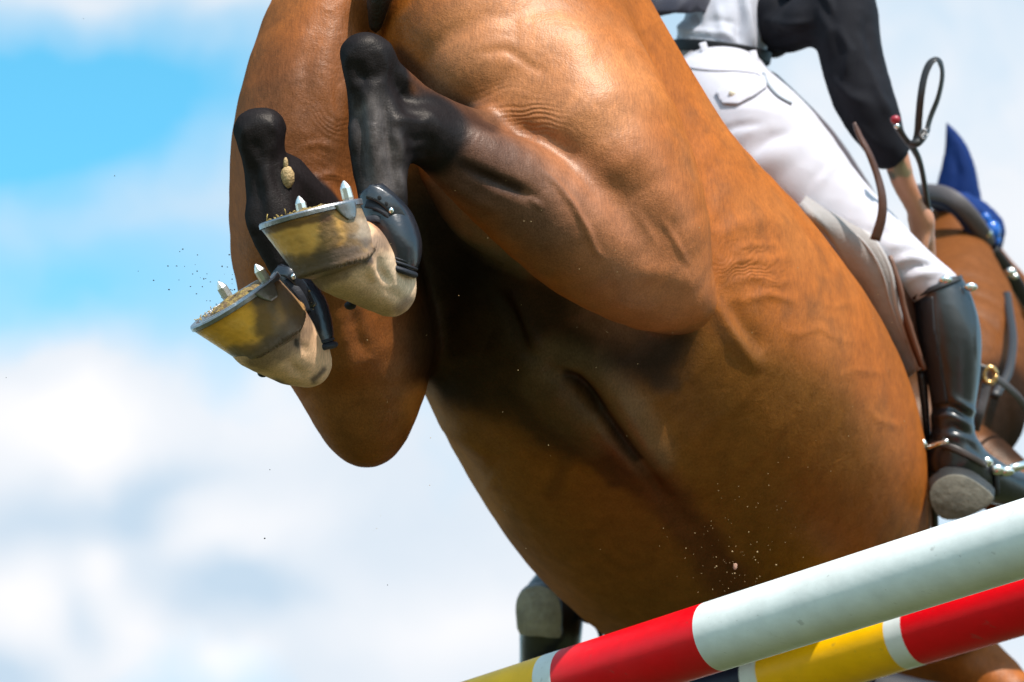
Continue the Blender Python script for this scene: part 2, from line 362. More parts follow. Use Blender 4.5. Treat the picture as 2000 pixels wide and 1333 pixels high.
# ------------------------------------------------------------------ the horse
fur = material('bay_coat', (0.3, 0.13, 0.05), rough=0.48, spec=0.09, noise=0.16, nscale=34, bump=0.0005, bscale=420, paint=True, sheen=0.0, ndetail=8)
def horse_prims():
    P = []
    # barrel, chest
    P.append(Chain([(935, 120, 4.40, 350, .27), (1018, 295, 4.40, 366, .28), (1115, 485, 4.42, 385, .31), (1262, 700, 4.55, 420, .33), (1385, 878, 4.78, 413, .34), (1474, 1018, 5.02, 344, .30), (1520, 1092, 5.25, 240, .24), (1550, 1135, 5.45, 150, .18)], sub=4, capf=.45, k=.03))
    # croup and right buttock
    P.append(Chain([(900, -150, 4.3, 270, .26), (905, -20, 4.27, 210, .22), (945, 110, 4.13, 200, .18), (1010, 240, 4.06, 150, .13)], sub=2, k=.05))
    # right thigh
    P.append(Chain([(1000, -70, 4.34, 175, .19), (1048, 120, 4.19, 198, .19), (1150, 290, 4.08, 188, .18), (1238, 430, 4.08, 140, .145), (1308, 560, 4.12, 74, .085)], sub=3, k=.035))
    # left buttock and thigh
    P.append(Chain([(770, -130, 4.34, 140, .2), (655, 50, 4.22, 130, .17), (604, 240, 4.15, 142, .165), (598, 390, 4.14, 148, .165), (640, 540, 4.14, 178, .15), (695, 680, 4.16, 146, .13), (712, 790, 4.17, 100, .105), (714, 828, 4.17, 68, .08)], sub=3, k=.03))
    P.append(Chain([(770, 330, 4.28, 90, .12), (790, 520, 4.3, 85, .1), (760, 680, 4.26, 84, .09)], sub=2, k=.05))
    # inner right thigh skin fold
    P.append(Chain([(880, 330, 4.06, 60, .06), (940, 410, 4.09, 70, .07), (1030, 470, 4.12, 62, .06)], sub=3, k=.02))
    # gaskin right
    P.append(Chain([(858, 272, 3.86, 66, .05), (930, 322, 3.88, 84, .062), (1030, 392, 3.92, 104, .075), (1150, 470, 3.98, 122, .09), (1262, 545, 4.06, 100, .085), (1316, 572, 4.10, 66, .066)], sub=3, k=.022))
    P.append(Chain([(718, 120, 3.785, 30, .022), (765, 142, 3.80, 26, .02), (815, 185, 3.83, 26, .02), (880, 232, 3.88, 34, .025), (960, 262, 3.95, 40, .035)], sub=3, k=.02))
    # hock and cannon right
    P.append(Chain([(714, 108, 3.78, 45, .032), (717, 160, 3.78, 44, .034), (733, 230, 3.78, 53, .038), (740, 300, 3.77, 58, .036), (746, 370, 3.76, 50, .028), (755, 440, 3.755, 43, .024), (768, 520, 3.75, 38, .027)], sub=3, k=.015))
    P.append(Chain([(699, 106, 3.78, 32, .028), (738, 107, 3.785, 31, .026)], k=.012))
    P.append(Chain([(496, 250, 3.88, 29, .028), (521, 247, 3.88, 30, .028)], k=.012))
    P.append(Chain([(760, 262, 3.79, 62, .04), (818, 262, 3.82, 58, .043)], sub=3, k=.025))
    # fetlock and pastern right
    P.append(Chain([(757, 560, 3.745, 49, .036), (738, 558, 3.72, 52, .036), (705, 536, 3.69, 60, .038), (672, 508, 3.665, 76, .046)], sub=3, k=.012))
    P.append(Chain([(745, 520, 3.715, 34, .03), (716, 478, 3.68, 38, .034)], sub=3, k=.02))
    P.append(Chain([(768, 520, 3.75, 34, .03), (766, 572, 3.745, 42, .035)], sub=3, k=.015))
    # hock and cannon left
    P.append(Chain([(508, 260, 3.88, 49, .034), (517, 320, 3.88, 43, .034), (532, 380, 3.88, 52, .036), (538, 440, 3.87, 54, .034), (556, 500, 3.86, 42, .026), (585, 560, 3.85, 38, .025), (605, 640, 3.84, 36, .027)], sub=3, k=.015))
    P.append(Chain([(560, 345, 3.92, 44, .036), (598, 395, 3.94, 46, .042), (628, 455, 3.98, 62, .055), (645, 550, 4.03, 82, .07), (665, 640, 4.08, 95, .09)], sub=3, k=.02))
    # fetlock and pastern left
    P.append(Chain([(596, 706, 3.83, 46, .036), (575, 700, 3.80, 55, .036), (545, 680, 3.77, 62, .037), (512, 655, 3.75, 72, .046)], sub=3, k=.012))
    P.append(Chain([(588, 665, 3.815, 30, .03), (574, 632, 3.78, 32, .032)], sub=3, k=.02))
    P.append(Chain([(605, 660, 3.84, 34, .03), (604, 712, 3.835, 38, .033)], sub=3, k=.015))
    # neck
    P.append(Chain([(1640, 880, 5.5, 190, .2), (1835, 765, 5.65, 180, .17), (1868, 640, 5.8, 128, .13), (1858, 540, 6.0, 88, .11), (1862, 462, 6.1, 62, .09)], sub=3, k=.05))
    P.append(Chain([(1752, 690, 5.45, 66, .09), (1738, 830, 5.5, 84, .11), (1738, 960, 5.5, 82, .11), (1720, 1080, 5.5, 90, .12)], sub=3, k=.05))
    # head
    P.append(Chain([(1876, 462, 6.18, 50, .08), (1920, 540, 6.24, 62, .085), (1990, 645, 6.32, 78, .085), (2085, 760, 6.4, 60, .07), (2150, 860, 6.45, 48, .06), (2180, 905, 6.48, 42, .05)], sub=3, k=.03))
    # fore legs, tucked
    P.append(Chain([(1740, 820, 5.5, 70, .1), (1880, 885, 5.35, 68, .08), (1960, 945, 5.28, 62, .06), (2050, 1010, 5.25, 45, .045), (2085, 1035, 5.24, 44, .045)], sub=3, k=.05))
    P.append(Chain([(2085, 1040, 5.24, 40, .04), (2040, 1080, 5.2, 30, .03), (1960, 1130, 5.2, 28, .028), (1890, 1170, 5.2, 32, .032), (1850, 1215, 5.25, 28, .03)], sub=3, k=.01))
    P.append(Chain([(1620, 1090, 5.5, 120, .14), (1740, 1225, 5.42, 92, .1), (1900, 1310, 5.3, 72, .07), (1990, 1380, 5.25, 52, .052), (2030, 1420, 5.22, 46, .046)], sub=3, k=.04))
    P.append(Chain([(2030, 1425, 5.22, 42, .042), (1940, 1420, 5.2, 32, .03), (1800, 1400, 5.2, 32, .03), (1700, 1385, 5.2, 36, .034), (1660, 1410, 5.22, 30, .03)], sub=3, k=.01))
    # ears
    P.append(Chain([(1868, 400, 6.22, 30, .02), (1872, 330, 6.22, 27, .016), (1858, 262, 6.22, 6, .005)], sub=3, k=.01))
    return P
import time as _t
_t0 = _t.time()
HV, HQ = solid(horse_prims(), h=0.008, levels=1, it=2)
print('horse verts', len(HV), 'quads', len(HQ), round(_t.time() - _t0, 1), 's')
# relief of muscles, veins and folds, and the coat's markings with painted light and shade, laid on the body surface
HX, HY = proj(HV); HZ = HV[:, 2]; HN = normals(HV, HQ)
facing = sstep(-(HN * unit(HV)).sum(1), 0.0, 0.25)
def between(z, a, b, s=.02): return sstep(z, a - s, a + s) * (1 - sstep(z, b - s, b + s))
disp = np.zeros(len(HV))
disp += cnoise(HV, 7, 3, 2) * .0018 + cnoise(HV, 26, 5, 2) * .0004
RELIEF = [
    ([(684, 95), (676, 130), (684, 180)], 7, .004, 3.7, 3.84), ([(700, 118), (706, 150), (712, 180)], 9, -.004, 3.7, 3.84), ([(742, 90), (752, 130), (750, 175)], 8, .004, 3.7, 3.84),
    ([(764, 240), (800, 232), (846, 238)], 8, .005, 3.7, 3.88), ([(790, 262), (815, 275), (850, 268)], 10, -.005, 3.7, 3.88), ([(680, 235), (690, 262), (686, 300)], 7, .004, 3.7, 3.84), ([(770, 250), (782, 290), (775, 330)], 8, .0045, 3.7, 3.84),
    ([(480, 240), (474, 280), (488, 330)], 7, .0035, 3.8, 3.92), ([(528, 232), (540, 262), (534, 310)], 7, .0035, 3.8, 3.92), ([(500, 270), (508, 310), (505, 350)], 8, -.004, 3.8, 3.92), ([(490, 390), (484, 425), (500, 460)], 8, .004, 3.8, 3.92), ([(566, 320), (600, 360), (628, 392)], 8, .004, 3.8, 3.96),  # polyline, sigma px, height m, nearest, farthest distance, end taper
    ([(1090, 690), (1150, 712), (1205, 770), (1250, 835), (1290, 905), (1330, 980)], 30, .026, 4.0, 4.9),
    ([(950, 680), (1020, 708), (1080, 775), (1150, 840), (1220, 895), (1270, 950)], 30, .020, 4.0, 4.9),
    ([(1060, 712), (1130, 742), (1180, 800), (1225, 860), (1270, 920), (1310, 985)], 10, -.020, 4.0, 4.9),
    ([(1105, 735), (1145, 760), (1180, 800)], 15, -.014, 4.0, 4.9),
    ([(1240, 880), (1300, 960), (1370, 1050), (1430, 1130)], 15, -.006, 4.0, 5.0),
    ([(1275, 905), (1340, 1000), (1400, 1090)], 13, .003, 4.0, 5.0),
    ([(960, 560), (1000, 610), (1030, 680), (1055, 705)], 10, -.010, 4.0, 4.9),
    ([(1000, 570), (1030, 640), (1050, 690)], 9, .008, 4.0, 4.9),
    ([(805, 812), (850, 825), (905, 855), (965, 905)], 12, .008, 4.0, 4.9),
    ([(820, 850), (880, 890), (950, 950)], 22, -.006, 4.0, 4.9),
    ([(1384, 560), (1392, 590), (1415, 630), (1450, 680), (1490, 730)], 13, .008, 4.08, 4.7),
    ([(1425, 590), (1450, 640), (1490, 690)], 15, -.006, 4.08, 4.7),
    ([(1395, 470), (1440, 440), (1500, 430), (1560, 450)], 14, .004, 4.12, 4.8),
    ([(1400, 530), (1450, 505), (1500, 510), (1545, 500)], 6, .0022, 4.12, 4.8),
    ([(1410, 560), (1470, 540), (1520, 555), (1560, 545)], 5, .0018, 4.12, 4.8),
    ([(1420, 495), (1470, 478), (1530, 482)], 5, .0018, 4.12, 4.8),
    ([(1440, 590), (1500, 575), (1560, 590)], 6, .003, 4.12, 4.8),
    ([(1520, 640), (1560, 655), (1600, 640), (1640, 665), (1690, 668)], 5, .0014, 4.12, 4.9), ([(1590, 585), (1630, 600), (1670, 590)], 5, .0012, 4.12, 4.9), ([(1630, 740), (1670, 722), (1720, 730), (1745, 720)], 4.5, .0013, 4.2, 4.9), ([(1690, 795), (1715, 820), (1755, 832), (1770, 860)], 5, .0012, 4.2, 4.95),
    ([(1350, 330), (1372, 420), (1388, 520)], 10, .002, 4.12, 4.6),
    ([(1255, 60), (1330, 200), (1375, 330), (1395, 450)], 26, -.010, 4.1, 4.7),
    # gaskin and thigh
    ([(1052, 328), (1085, 355), (1120, 400), (1148, 450), (1163, 490), (1188, 512)], 4.2, .0042, 3.78, 4.1),
    ([(1030, 386), (1046, 396), (1062, 412)], 4, .0030, 3.78, 4.1),
    ([(1290, 425), (1318, 470), (1345, 520)], 4.5, .0024, 3.85, 4.1), ([(1235, 405), (1260, 440), (1290, 490)], 5, .0014, 3.85, 4.1),
    ([(890, 318), (945, 345), (1000, 368), (1055, 392)], 9, -.0085, 3.75, 4.1),
    ([(870, 350), (930, 392), (985, 420)], 8, .004, 3.75, 4.1),
    ([(880, 205), (930, 232), (1000, 243), (1070, 268), (1130, 320)], 10, -.0028, 3.8, 4.1),
    ([(1070, 268), (1140, 320), (1210, 400), (1260, 470)], 22, -.005, 3.85, 4.1),
    ([(1190, 20), (1262, 180), (1320, 320), (1360, 440)], 16, -.005, 3.85, 4.15),
    ([(1130, 590), (1210, 600), (1300, 600)], 14, .003, 3.9, 4.15),
    ([(1195, 560), (1250, 530), (1320, 540), (1370, 560)], 16, .004, 3.9, 4.15),
    ([(920, 105), (990, 98), (1040, 130), (1080, 150)], 7, -.0025, 3.8, 4.1),
    ([(1010, 60), (1100, 50), (1180, 90)], 30, .004, 3.8, 4.1),
    # buttock left
    ([(640, 20), (600, 120), (590, 260)], 14, -.004, 3.95, 4.2), ([(700, 40), (690, 130), (660, 260), (650, 380)], 12, .004, 3.95, 4.2),
    ([(640, 150), (650, 230), (640, 300)], 5, .002, 3.95, 4.2), ([(600, 350), (650, 340), (680, 360)], 5, .002, 3.95, 4.2), ([(580, 290), (625, 280), (665, 300)], 5, .0018, 3.95, 4.2),
    ([(655, 600), (665, 680), (690, 740)], 14, .004, 3.95, 4.2), ([(690, 600), (700, 660), (720, 700)], 10, -.004, 3.95, 4.2),
    ([(580, 400), (640, 390), (690, 400)], 6, -.002, 3.95, 4.2), ([(605, 770), (640, 810), (690, 850)], 20, .003, 3.95, 4.2),
    # cannons
    ([(698, 170), (702, 280), (715, 370)], 8, -.006, 3.7, 3.84), ([(748, 180), (764, 300), (774, 380)], 7, -.006, 3.7, 3.84), ([(722, 180), (730, 280), (745, 390)], 8, .004, 3.7, 3.84), ([(780, 180), (800, 220), (830, 235)], 7, -.005, 3.7, 3.86), ([(775, 320), (785, 370), (788, 420)], 6, .004, 3.7, 3.84),
    ([(690, 145), (720, 152), (750, 145)], 8, -.004, 3.7, 3.84), ([(790, 300), (830, 300), (860, 270)], 8, -.004, 3.7, 3.9), ([(815, 205), (845, 225), (866, 262)], 8, .003, 3.7, 3.9),
    ([(480, 290), (505, 370), (512, 440)], 7, -.004, 3.8, 3.92), ([(528, 290), (545, 360), (565, 410)], 6, -.003, 3.8, 3.92), ([(500, 290), (520, 360), (535, 450)], 7, .003, 3.8, 3.92),
    ([(740, 500), (742, 530), (768, 560)], 6, -.005, 3.6, 3.8), ([(745, 560), (770, 575), (790, 590)], 7, -.003, 3.6, 3.8), ([(722, 500), (726, 530), (735, 550)], 7, .005, 3.6, 3.8),
    ([(590, 640), (585, 670), (600, 690)], 6, -.004, 3.7, 3.86), ([(560, 700), (580, 725), (600, 735)], 7, -.003, 3.7, 3.86),
]
for pl, sg, hgt, z0, z1 in RELIEF:
    d, t, s = pdist(HX, HY, pl); m = d < 4 * sg
    g = np.exp(-.5 * (d / sg) ** 2) * np.clip(np.sin(np.clip(t, .0, 1) * math.pi), 0, 1) ** .75
    disp += np.where(m, g * hgt, 0) * facing * between(HZ, z0, z1)
HV = HV + HN * disp[:, None]
# small sharp skin wrinkles: phase and strength, read by the bump of the coat
wr = np.zeros((len(HV), 3))
wx = cnoise(HV, 16, 9, 3) * 48
q = np.hypot((HX - 1000) * .80, HY - 400) + wx * .6; ang = np.degrees(np.arctan2(400 - HY, HX - 1000))
wr[:, 0] = q / 9.0; wr[:, 1] = .30 * (.6 + .8 * cnoise(HV, 30, 77, 2)) * np.exp(-(((HX - 1022) / 72) ** 2 + ((HY - 216 - (HX - 1022) * .28) / 32) ** 2)) * between(HZ, 3.8, 4.12) * facing
q2 = HY * .86 + HX * .22 + wx * 1.6; m2 = np.exp(-(((HX - 1470) / 75) ** 2 + ((HY - 520) / 62) ** 2) * 1.3) * between(HZ, 4.1, 4.8) * facing
wr[:, 0] = np.where(m2 > wr[:, 1], q2 / 15.0, wr[:, 0]); wr[:, 1] = np.maximum(wr[:, 1], m2 * .16)
q3 = HY * .9 - HX * .35 + wx * 1.4; m3 = np.exp(-(((HX - 650) / 45) ** 2 + ((HY - 250) / 130) ** 2)) * between(HZ, 3.9, 4.2) * facing * .09
wr[:, 0] = np.where(m3 > wr[:, 1], q3 / 17.0, wr[:, 0]); wr[:, 1] = np.maximum(wr[:, 1], m3)

hc = np.tile(np.array([0.325, 0.088, 0.011]), (len(HV), 1))
def lay(col, w): global hc; w = np.clip(w, 0, 1)[:, None]; hc = hc * (1 - w) + np.asarray(col) * w
def near3(pts, r, soft):
    P = cr([C(*p[:3]) for p in pts], 4); d = np.full(len(HV), 9.0)
    for i in range(len(P) - 1):
        A, L = P[i], P[i + 1] - P[i]; t = np.clip(((HV - A) @ L) / (L @ L), 0, 1); d = np.minimum(d, np.linalg.norm(HV - A - t[:, None] * L, axis=1))
    return 1 - sstep(d, r, r + soft)
def blot(pl, r, soft, z0, z1, nz=0.0, ns=20):
    d, t, s = pdist(HX, HY, pl); d = d + cnoise(HV, ns, 31, 3) * nz
    return (1 - sstep(d, r, r + soft)) * between(HZ, z0, z1)
n1 = cnoise(HV, 6, 11, 3); n2 = cnoise(HV, 22, 12, 3); n3 = cnoise(HV, 60, 13, 2)
lay((0.21, 0.062, 0.012), sstep(n1, -.1, .6) * .6); lay((0.38, 0.130, 0.030), sstep(-n1, .15, .6) * .4)
lay((0.15, 0.055, 0.016), sstep(n2, .15, .6) * .35)
# lower belly and flank: underside shade painted into the coat, plus sweat marks
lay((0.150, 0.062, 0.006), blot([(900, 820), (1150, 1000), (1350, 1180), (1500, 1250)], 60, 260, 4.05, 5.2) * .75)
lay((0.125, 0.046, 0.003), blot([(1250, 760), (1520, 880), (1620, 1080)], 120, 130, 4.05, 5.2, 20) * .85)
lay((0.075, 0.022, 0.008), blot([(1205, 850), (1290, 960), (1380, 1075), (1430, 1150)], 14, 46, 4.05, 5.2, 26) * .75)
lay((0.05, 0.02, 0.010), blot([(975, 760), (1010, 785), (1035, 815)], 8, 22, 4.05, 5.0, 14, 30) * .7)
lay((0.06, 0.02, 0.008), blot([(1080, 850), (1170, 890), (1200, 930)], 10, 40, 4.05, 5.0, 26, 26) * .7)
lay((0.05, 0.025, 0.012), blot([(1285, 745), (1315, 752)], 6, 22, 4.05, 5.0, 10, 30) * .7)
lay((0.05, 0.02, 0.008), blot([(1120, 880), (1080, 960)], 6, 22, 4.05, 5.0, 14, 26) * .4)
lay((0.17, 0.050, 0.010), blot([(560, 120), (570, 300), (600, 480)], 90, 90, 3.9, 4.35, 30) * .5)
# groin: bare dark skin deepened with painted shadow, grey sheath
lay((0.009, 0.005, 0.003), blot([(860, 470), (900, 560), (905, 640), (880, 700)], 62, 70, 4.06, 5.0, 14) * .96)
lay((0.012, 0.006, 0.003), blot([(930, 520), (1000, 590), (1090, 630), (1180, 655), (1270, 668)], 40, 80, 4.06, 5.0, 14) * .92)  # shadow below the gaskin, painted across the belly
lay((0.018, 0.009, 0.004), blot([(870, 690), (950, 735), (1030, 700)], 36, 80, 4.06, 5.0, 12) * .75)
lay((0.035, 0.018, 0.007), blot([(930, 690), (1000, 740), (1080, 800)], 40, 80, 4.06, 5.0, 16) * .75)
lay((0.130, 0.080, 0.038), blot([(1080, 695), (1150, 716), (1200, 775), (1245, 840), (1270, 880)], 14, 48, 4.05, 5.0, 6) * .55)
lay((0.095, 0.055, 0.022), blot([(1060, 745), (1100, 790), (1160, 840)], 16, 40, 4.05, 5.0, 14) * .5)
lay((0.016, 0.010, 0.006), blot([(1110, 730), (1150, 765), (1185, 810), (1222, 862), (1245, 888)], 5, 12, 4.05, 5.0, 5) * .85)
lay((0.15, 0.11, 0.07), blot([(850, 375), (890, 440), (960, 488), (1030, 515)], 10, 30, 3.95, 4.14, 6) * .6)
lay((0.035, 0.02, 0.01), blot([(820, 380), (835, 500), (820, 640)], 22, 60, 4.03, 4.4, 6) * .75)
# left thigh and right gaskin: sooty hair
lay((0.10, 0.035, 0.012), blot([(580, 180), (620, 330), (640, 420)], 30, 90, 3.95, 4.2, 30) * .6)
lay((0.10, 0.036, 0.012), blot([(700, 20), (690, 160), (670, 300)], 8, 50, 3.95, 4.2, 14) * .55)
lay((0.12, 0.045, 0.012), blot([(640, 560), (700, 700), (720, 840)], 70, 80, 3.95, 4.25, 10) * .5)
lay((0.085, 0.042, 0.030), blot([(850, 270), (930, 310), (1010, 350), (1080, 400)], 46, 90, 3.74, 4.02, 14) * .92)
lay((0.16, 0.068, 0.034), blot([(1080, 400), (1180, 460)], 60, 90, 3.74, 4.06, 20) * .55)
lay((0.06, 0.03, 0.02), blot([(1840, 700), (1900, 900), (1960, 760)], 60, 60, 5.0, 6.5, 10) * .5)  # base of the neck: shade painted into the coat
lay((0.13, 0.042, 0.010), blot([(1830, 420), (1870, 600), (1920, 860), (1960, 620)], 150, 60, 5.0, 6.6) * .9)  # whole neck toned down, painted as if out of the sun
lay((0.015, 0.008, 0.005), blot([(1955, 765), (1990, 850)], 40, 40, 5.05, 6.6) * .9)  # deep shadow under neck and chest, painted near black
lay((0.08, 0.03, 0.01), blot([(1790, 700), (1790, 1050)], 40, 30, 5.05, 6.0) * .7)  # chest behind the boot, its shadow painted on
lay((0.36, 0.135, 0.060), blot([(1170, 290), (1230, 430), (1260, 560)], 70, 110, 3.85, 4.15, 30) * .6)  # outer thigh paler: sky light painted into the coat
lay((0.33, 0.12, 0.02), blot([(822, 790), (870, 895), (950, 1010)], 14, 44, 4.05, 5.0, 6) * .85)
lay((0.016, 0.009, 0.008), blot([(905, 322), (950, 345), (1010, 370)], 6, 16, 3.74, 4.02, 4) * .8)  # dark line along the groove between the gaskin muscles
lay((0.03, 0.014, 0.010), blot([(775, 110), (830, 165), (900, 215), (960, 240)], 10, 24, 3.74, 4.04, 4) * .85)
lay((0.50, 0.20, 0.080), blot([(960, 60), (1060, 120), (1150, 170)], 60, 120, 3.8, 4.2, 30) * .6)  # top of the rump lightened, sunlight painted into the coat
# black lower legs, pale pasterns
BLK = (0.0125, 0.0095, 0.0100)
lay(BLK, near3([(716, 90, 3.78), (718, 160, 3.78), (735, 260, 3.78), (748, 370, 3.76), (768, 520, 3.75)], .052, .012))
lay(BLK, near3([(760, 262, 3.79), (835, 262, 3.83)], .047, .02))
lay(BLK, near3([(508, 240, 3.88), (514, 320, 3.88), (535, 410, 3.88), (556, 500, 3.86), (605, 650, 3.84)], .056, .012))
lay(BLK, near3([(565, 360, 3.92), (598, 400, 3.94), (612, 440, 3.96)], .052, .012))
lay((0.11, 0.088, 0.084), blot([(726, 225), (740, 290), (747, 350)], 6, 52, 3.7, 3.84, 14) * (.6 + .5 * n3))  # grey sheen of the lit cannon painted over black hair
for p in ([(2085, 1040, 5.24), (1960, 1130, 5.2), (1850, 1215, 5.25)], [(2000, 1400, 5.24), (1900, 1418, 5.2), (1660, 1405, 5.22)]): lay(BLK, near3(p, .055, .02))
PALE = (0.66, 0.405, 0.24)
lay(PALE, near3([(764, 560, 3.75), (735, 560, 3.72), (672, 512, 3.66)], .054, .012))
lay(PALE, near3([(604, 706, 3.835), (575, 702, 3.80), (515, 655, 3.75)], .052, .010))
lay((0.30, 0.20, 0.10), blot([(650, 580), (700, 590), (740, 610)], 14, 26, 3.6, 3.8, 8) * .45)
lay((0.62, 0.50, 0.38), blot([(760, 520), (790, 560)], 14, 22, 3.6, 3.8, 6) * .4)
lay((0.13, 0.085, 0.065), blot([(600, 560), (660, 530), (715, 490), (742, 470)], 12, 20, 3.6, 3.8, 16, 60) * .75)
lay((0.05, 0.035, 0.03), blot([(713, 506), (716, 508)], 5, 8, 3.6, 3.8, 4, 60) * .9)
lay((0.16, 0.11, 0.10), blot([(797, 588), (778, 606)], 3, 14, 3.6, 3.8, 4) * .6)
lay((0.11, 0.075, 0.055), blot([(500, 705), (540, 690), (580, 660), (600, 620)], 10, 20, 3.7, 3.86, 14, 60) * .7)
lay((0.03, 0.025, 0.02), blot([(580, 668), (582, 672)], 5, 8, 3.7, 3.86, 3, 60) * .9)
lay((0.04, 0.035, 0.035), blot([(612, 742), (634, 722)], 2, 10, 3.7, 3.86, 8, 50) * .85)
lay((0.04, 0.035, 0.035), blot([(540, 748), (560, 756)], 3, 10, 3.7, 3.86, 8, 50) * .8)
hc = hc * (1 + .10 * n3[:, None])
if True:
    nt = fur.node_tree; bp = [n for n in nt.nodes if n.type == 'BUMP'][0]; tc = [n for n in nt.nodes if n.type == 'TEX_COORD'][0]
    at = nt.nodes.new('ShaderNodeAttribute'); at.attribute_name = 'wrinkle'; sp = nt.nodes.new('ShaderNodeSeparateColor'); nt.links.new(at.outputs['Color'], sp.inputs[0])
    def mm(op, a, b=None):
        n = nt.nodes.new('ShaderNodeMath'); n.operation = op
        for i, v in enumerate((a, b)):
            if v is None: continue
            if isinstance(v, (int, float)): n.inputs[i].default_value = v
            else: nt.links.new(v, n.inputs[i])
        return n.outputs[0]
    wv = mm('MULTIPLY', mm('SINE', mm('MULTIPLY', sp.outputs[0], 6.283)), sp.outputs[1])
    b2 = nt.nodes.new('ShaderNodeBump'); b2.inputs['Distance'].default_value = .0015; nt.links.new(wv, b2.inputs['Height'])
    # slow dents and sinews under the skin
    nz = nt.nodes.new('ShaderNodeTexNoise'); nz.inputs['Scale'].default_value = 28; nz.inputs['Detail'].default_value = 5; nz.inputs['Distortion'].default_value = .6
    nt.links.new(tc.outputs['Object'], nz.inputs['Vector']); b3 = nt.nodes.new('ShaderNodeBump'); b3.inputs['Distance'].default_value = .0018
    nt.links.new(nz.outputs['Fac'], b3.inputs['Height'])
    # lie of the hair: fine streaks in colour
    mp2 = nt.nodes.new('ShaderNodeMapping'); mp2.inputs['Rotation'].default_value = (.5, .4, .3); mp2.inputs['Scale'].default_value = (420, 420, 70); nt.links.new(tc.outputs['Object'], mp2.inputs['Vector'])
    nh = nt.nodes.new('ShaderNodeTexNoise'); nh.inputs['Scale'].default_value = 1.0; nh.inputs['Detail'].default_value = 3; nt.links.new(mp2.outputs[0], nh.inputs['Vector'])
    mrh = nt.nodes.new('ShaderNodeMapRange'); mrh.inputs['From Min'].default_value = .3; mrh.inputs['From Max'].default_value = .7; mrh.inputs['To Min'].default_value = .80; mrh.inputs['To Max'].default_value = 1.20; nt.links.new(nh.outputs['Fac'], mrh.inputs['Value'])
    bs_ = nt.nodes['Principled BSDF']; src_ = bs_.inputs['Base Color'].links[0].from_socket; vm_ = nt.nodes.new('ShaderNodeVectorMath'); vm_.operation = 'SCALE'
    nt.links.new(src_, vm_.inputs[0]); nt.links.new(mrh.outputs[0], vm_.inputs['Scale']); nt.links.new(vm_.outputs[0], bs_.inputs['Base Color'])
    bs_.inputs['Specular IOR Level'].default_value = 0.0
    gl = nt.nodes.new('ShaderNodeBsdfGlossy'); gl.inputs['Roughness'].default_value = .44; gl.inputs['Color'].default_value = (1, .93, .86, 1); nt.links.new(bp.outputs[0], gl.inputs['Normal'])
    ms = nt.nodes.new('ShaderNodeMixShader'); lu_ = nt.nodes.new('ShaderNodeMapRange'); lu_.inputs['From Min'].default_value = .01; lu_.inputs['From Max'].default_value = .10; lu_.inputs['To Min'].default_value = .012; lu_.inputs['To Max'].default_value = .034; nt.links.new(vm_.outputs[0], lu_.inputs['Value']); nt.links.new(lu_.outputs[0], ms.inputs[0]); outp = [n for n in nt.nodes if n.type == 'OUTPUT_MATERIAL'][0]
    nt.links.new(bs_.outputs[0], ms.inputs[1]); nt.links.new(gl.outputs[0], ms.inputs[2]); nt.links.new(ms.outputs[0], outp.inputs['Surface']); nt.links.new(b3.outputs[0], b2.inputs['Normal']); nt.links.new(b2.outputs[0], bp.inputs['Normal'])
horse = empty('horse', W(C(1250, 1210, 4.9)), 'bay horse with black lower legs and pale pasterns leaping over the striped rails', 'horse')
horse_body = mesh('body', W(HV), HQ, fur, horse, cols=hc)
_a = horse_body.data.color_attributes.new('wrinkle', 'FLOAT_COLOR', 'POINT'); _c = np.ones((len(HV), 4), np.float32); _c[:, :3] = wr; _a.data.foreach_set('color', _c.ravel())

# ------------------------------------------------------------------ helpers that lay things onto surfaces
from mathutils.bvhtree import BVHTree
from mathutils.geometry import delaunay_2d_cdt
def bvh_of(V, Q): return BVHTree.FromPolygons([tuple(v) for v in V], [tuple(int(i) for i in q) for q in Q])
def hit(bv, px, py, default=5.0):
    d = unit(C(px, py, 1.0)); r = bv.ray_cast(Vector((0, 0, 0)), Vector(d))
    if r[0] is None:
        return C(px, py, default), -d
    return np.array(r[0]), np.array(r[1]) * (1 if r[1].dot(Vector(d)) < 0 else -1)
def patch(poly, bv, off=.003, th=.004, step=8, default=5.0, dfun=None):
    """a thin panel with the given outline following the surface below it"""
    pl = []; n = len(poly)
    for i in range(n):
        a, b = np.array(poly[i], float), np.array(poly[(i + 1) % n], float); k = max(1, int(np.hypot(*(b - a)) / step))
        pl += [tuple(a + (b - a) * j / k) for j in range(k)]
    P = np.array(pl); x0, y0 = P.min(0); x1, y1 = P.max(0); ins = []
    for x in np.arange(x0 + step / 2, x1, step):
        for y in np.arange(y0 + step / 2, y1, step):
            c = False
            for i in range(len(P)):
                a, b = P[i - 1], P[i]
                if (a[1] > y) != (b[1] > y) and x < (b[0] - a[0]) * (y - a[1]) / (b[1] - a[1]) + a[0]: c = not c
            if c and np.min(np.hypot(P[:, 0] - x, P[:, 1] - y)) > step * .45: ins.append((x, y))
    allp = [Vector(p) for p in pl + ins]; r = delaunay_2d_cdt(allp, [], [list(range(len(pl)))], 1, 1e-6)
    vs, fs = r[0], r[2]; top = []; bot = []
    for v in vs:
        if dfun is not None: h_ = C(v[0], v[1], dfun(v[0], v[1])); n_ = -unit(h_)
        else: h_, n_ = hit(bv, v[0], v[1], default); n_ = unit(n_ * .5 - unit(h_) * .5)
        top.append(h_ + n_ * (off + th)); bot.append(h_ + n_ * (off - .001 if dfun is None else 0) )
    m = len(vs); f = []; cnt = {}
    for q in fs:
        q = list(q); f.append(tuple(q)); f.append(tuple(i + m for i in q[::-1]))
        for a, b in zip(q, q[1:] + q[:1]): cnt[(a, b)] = 1
    for (a, b) in cnt:
        if (b, a) not in cnt: f.append((b, a, a + m, b + m))
    return np.vstack([top, bot]), f
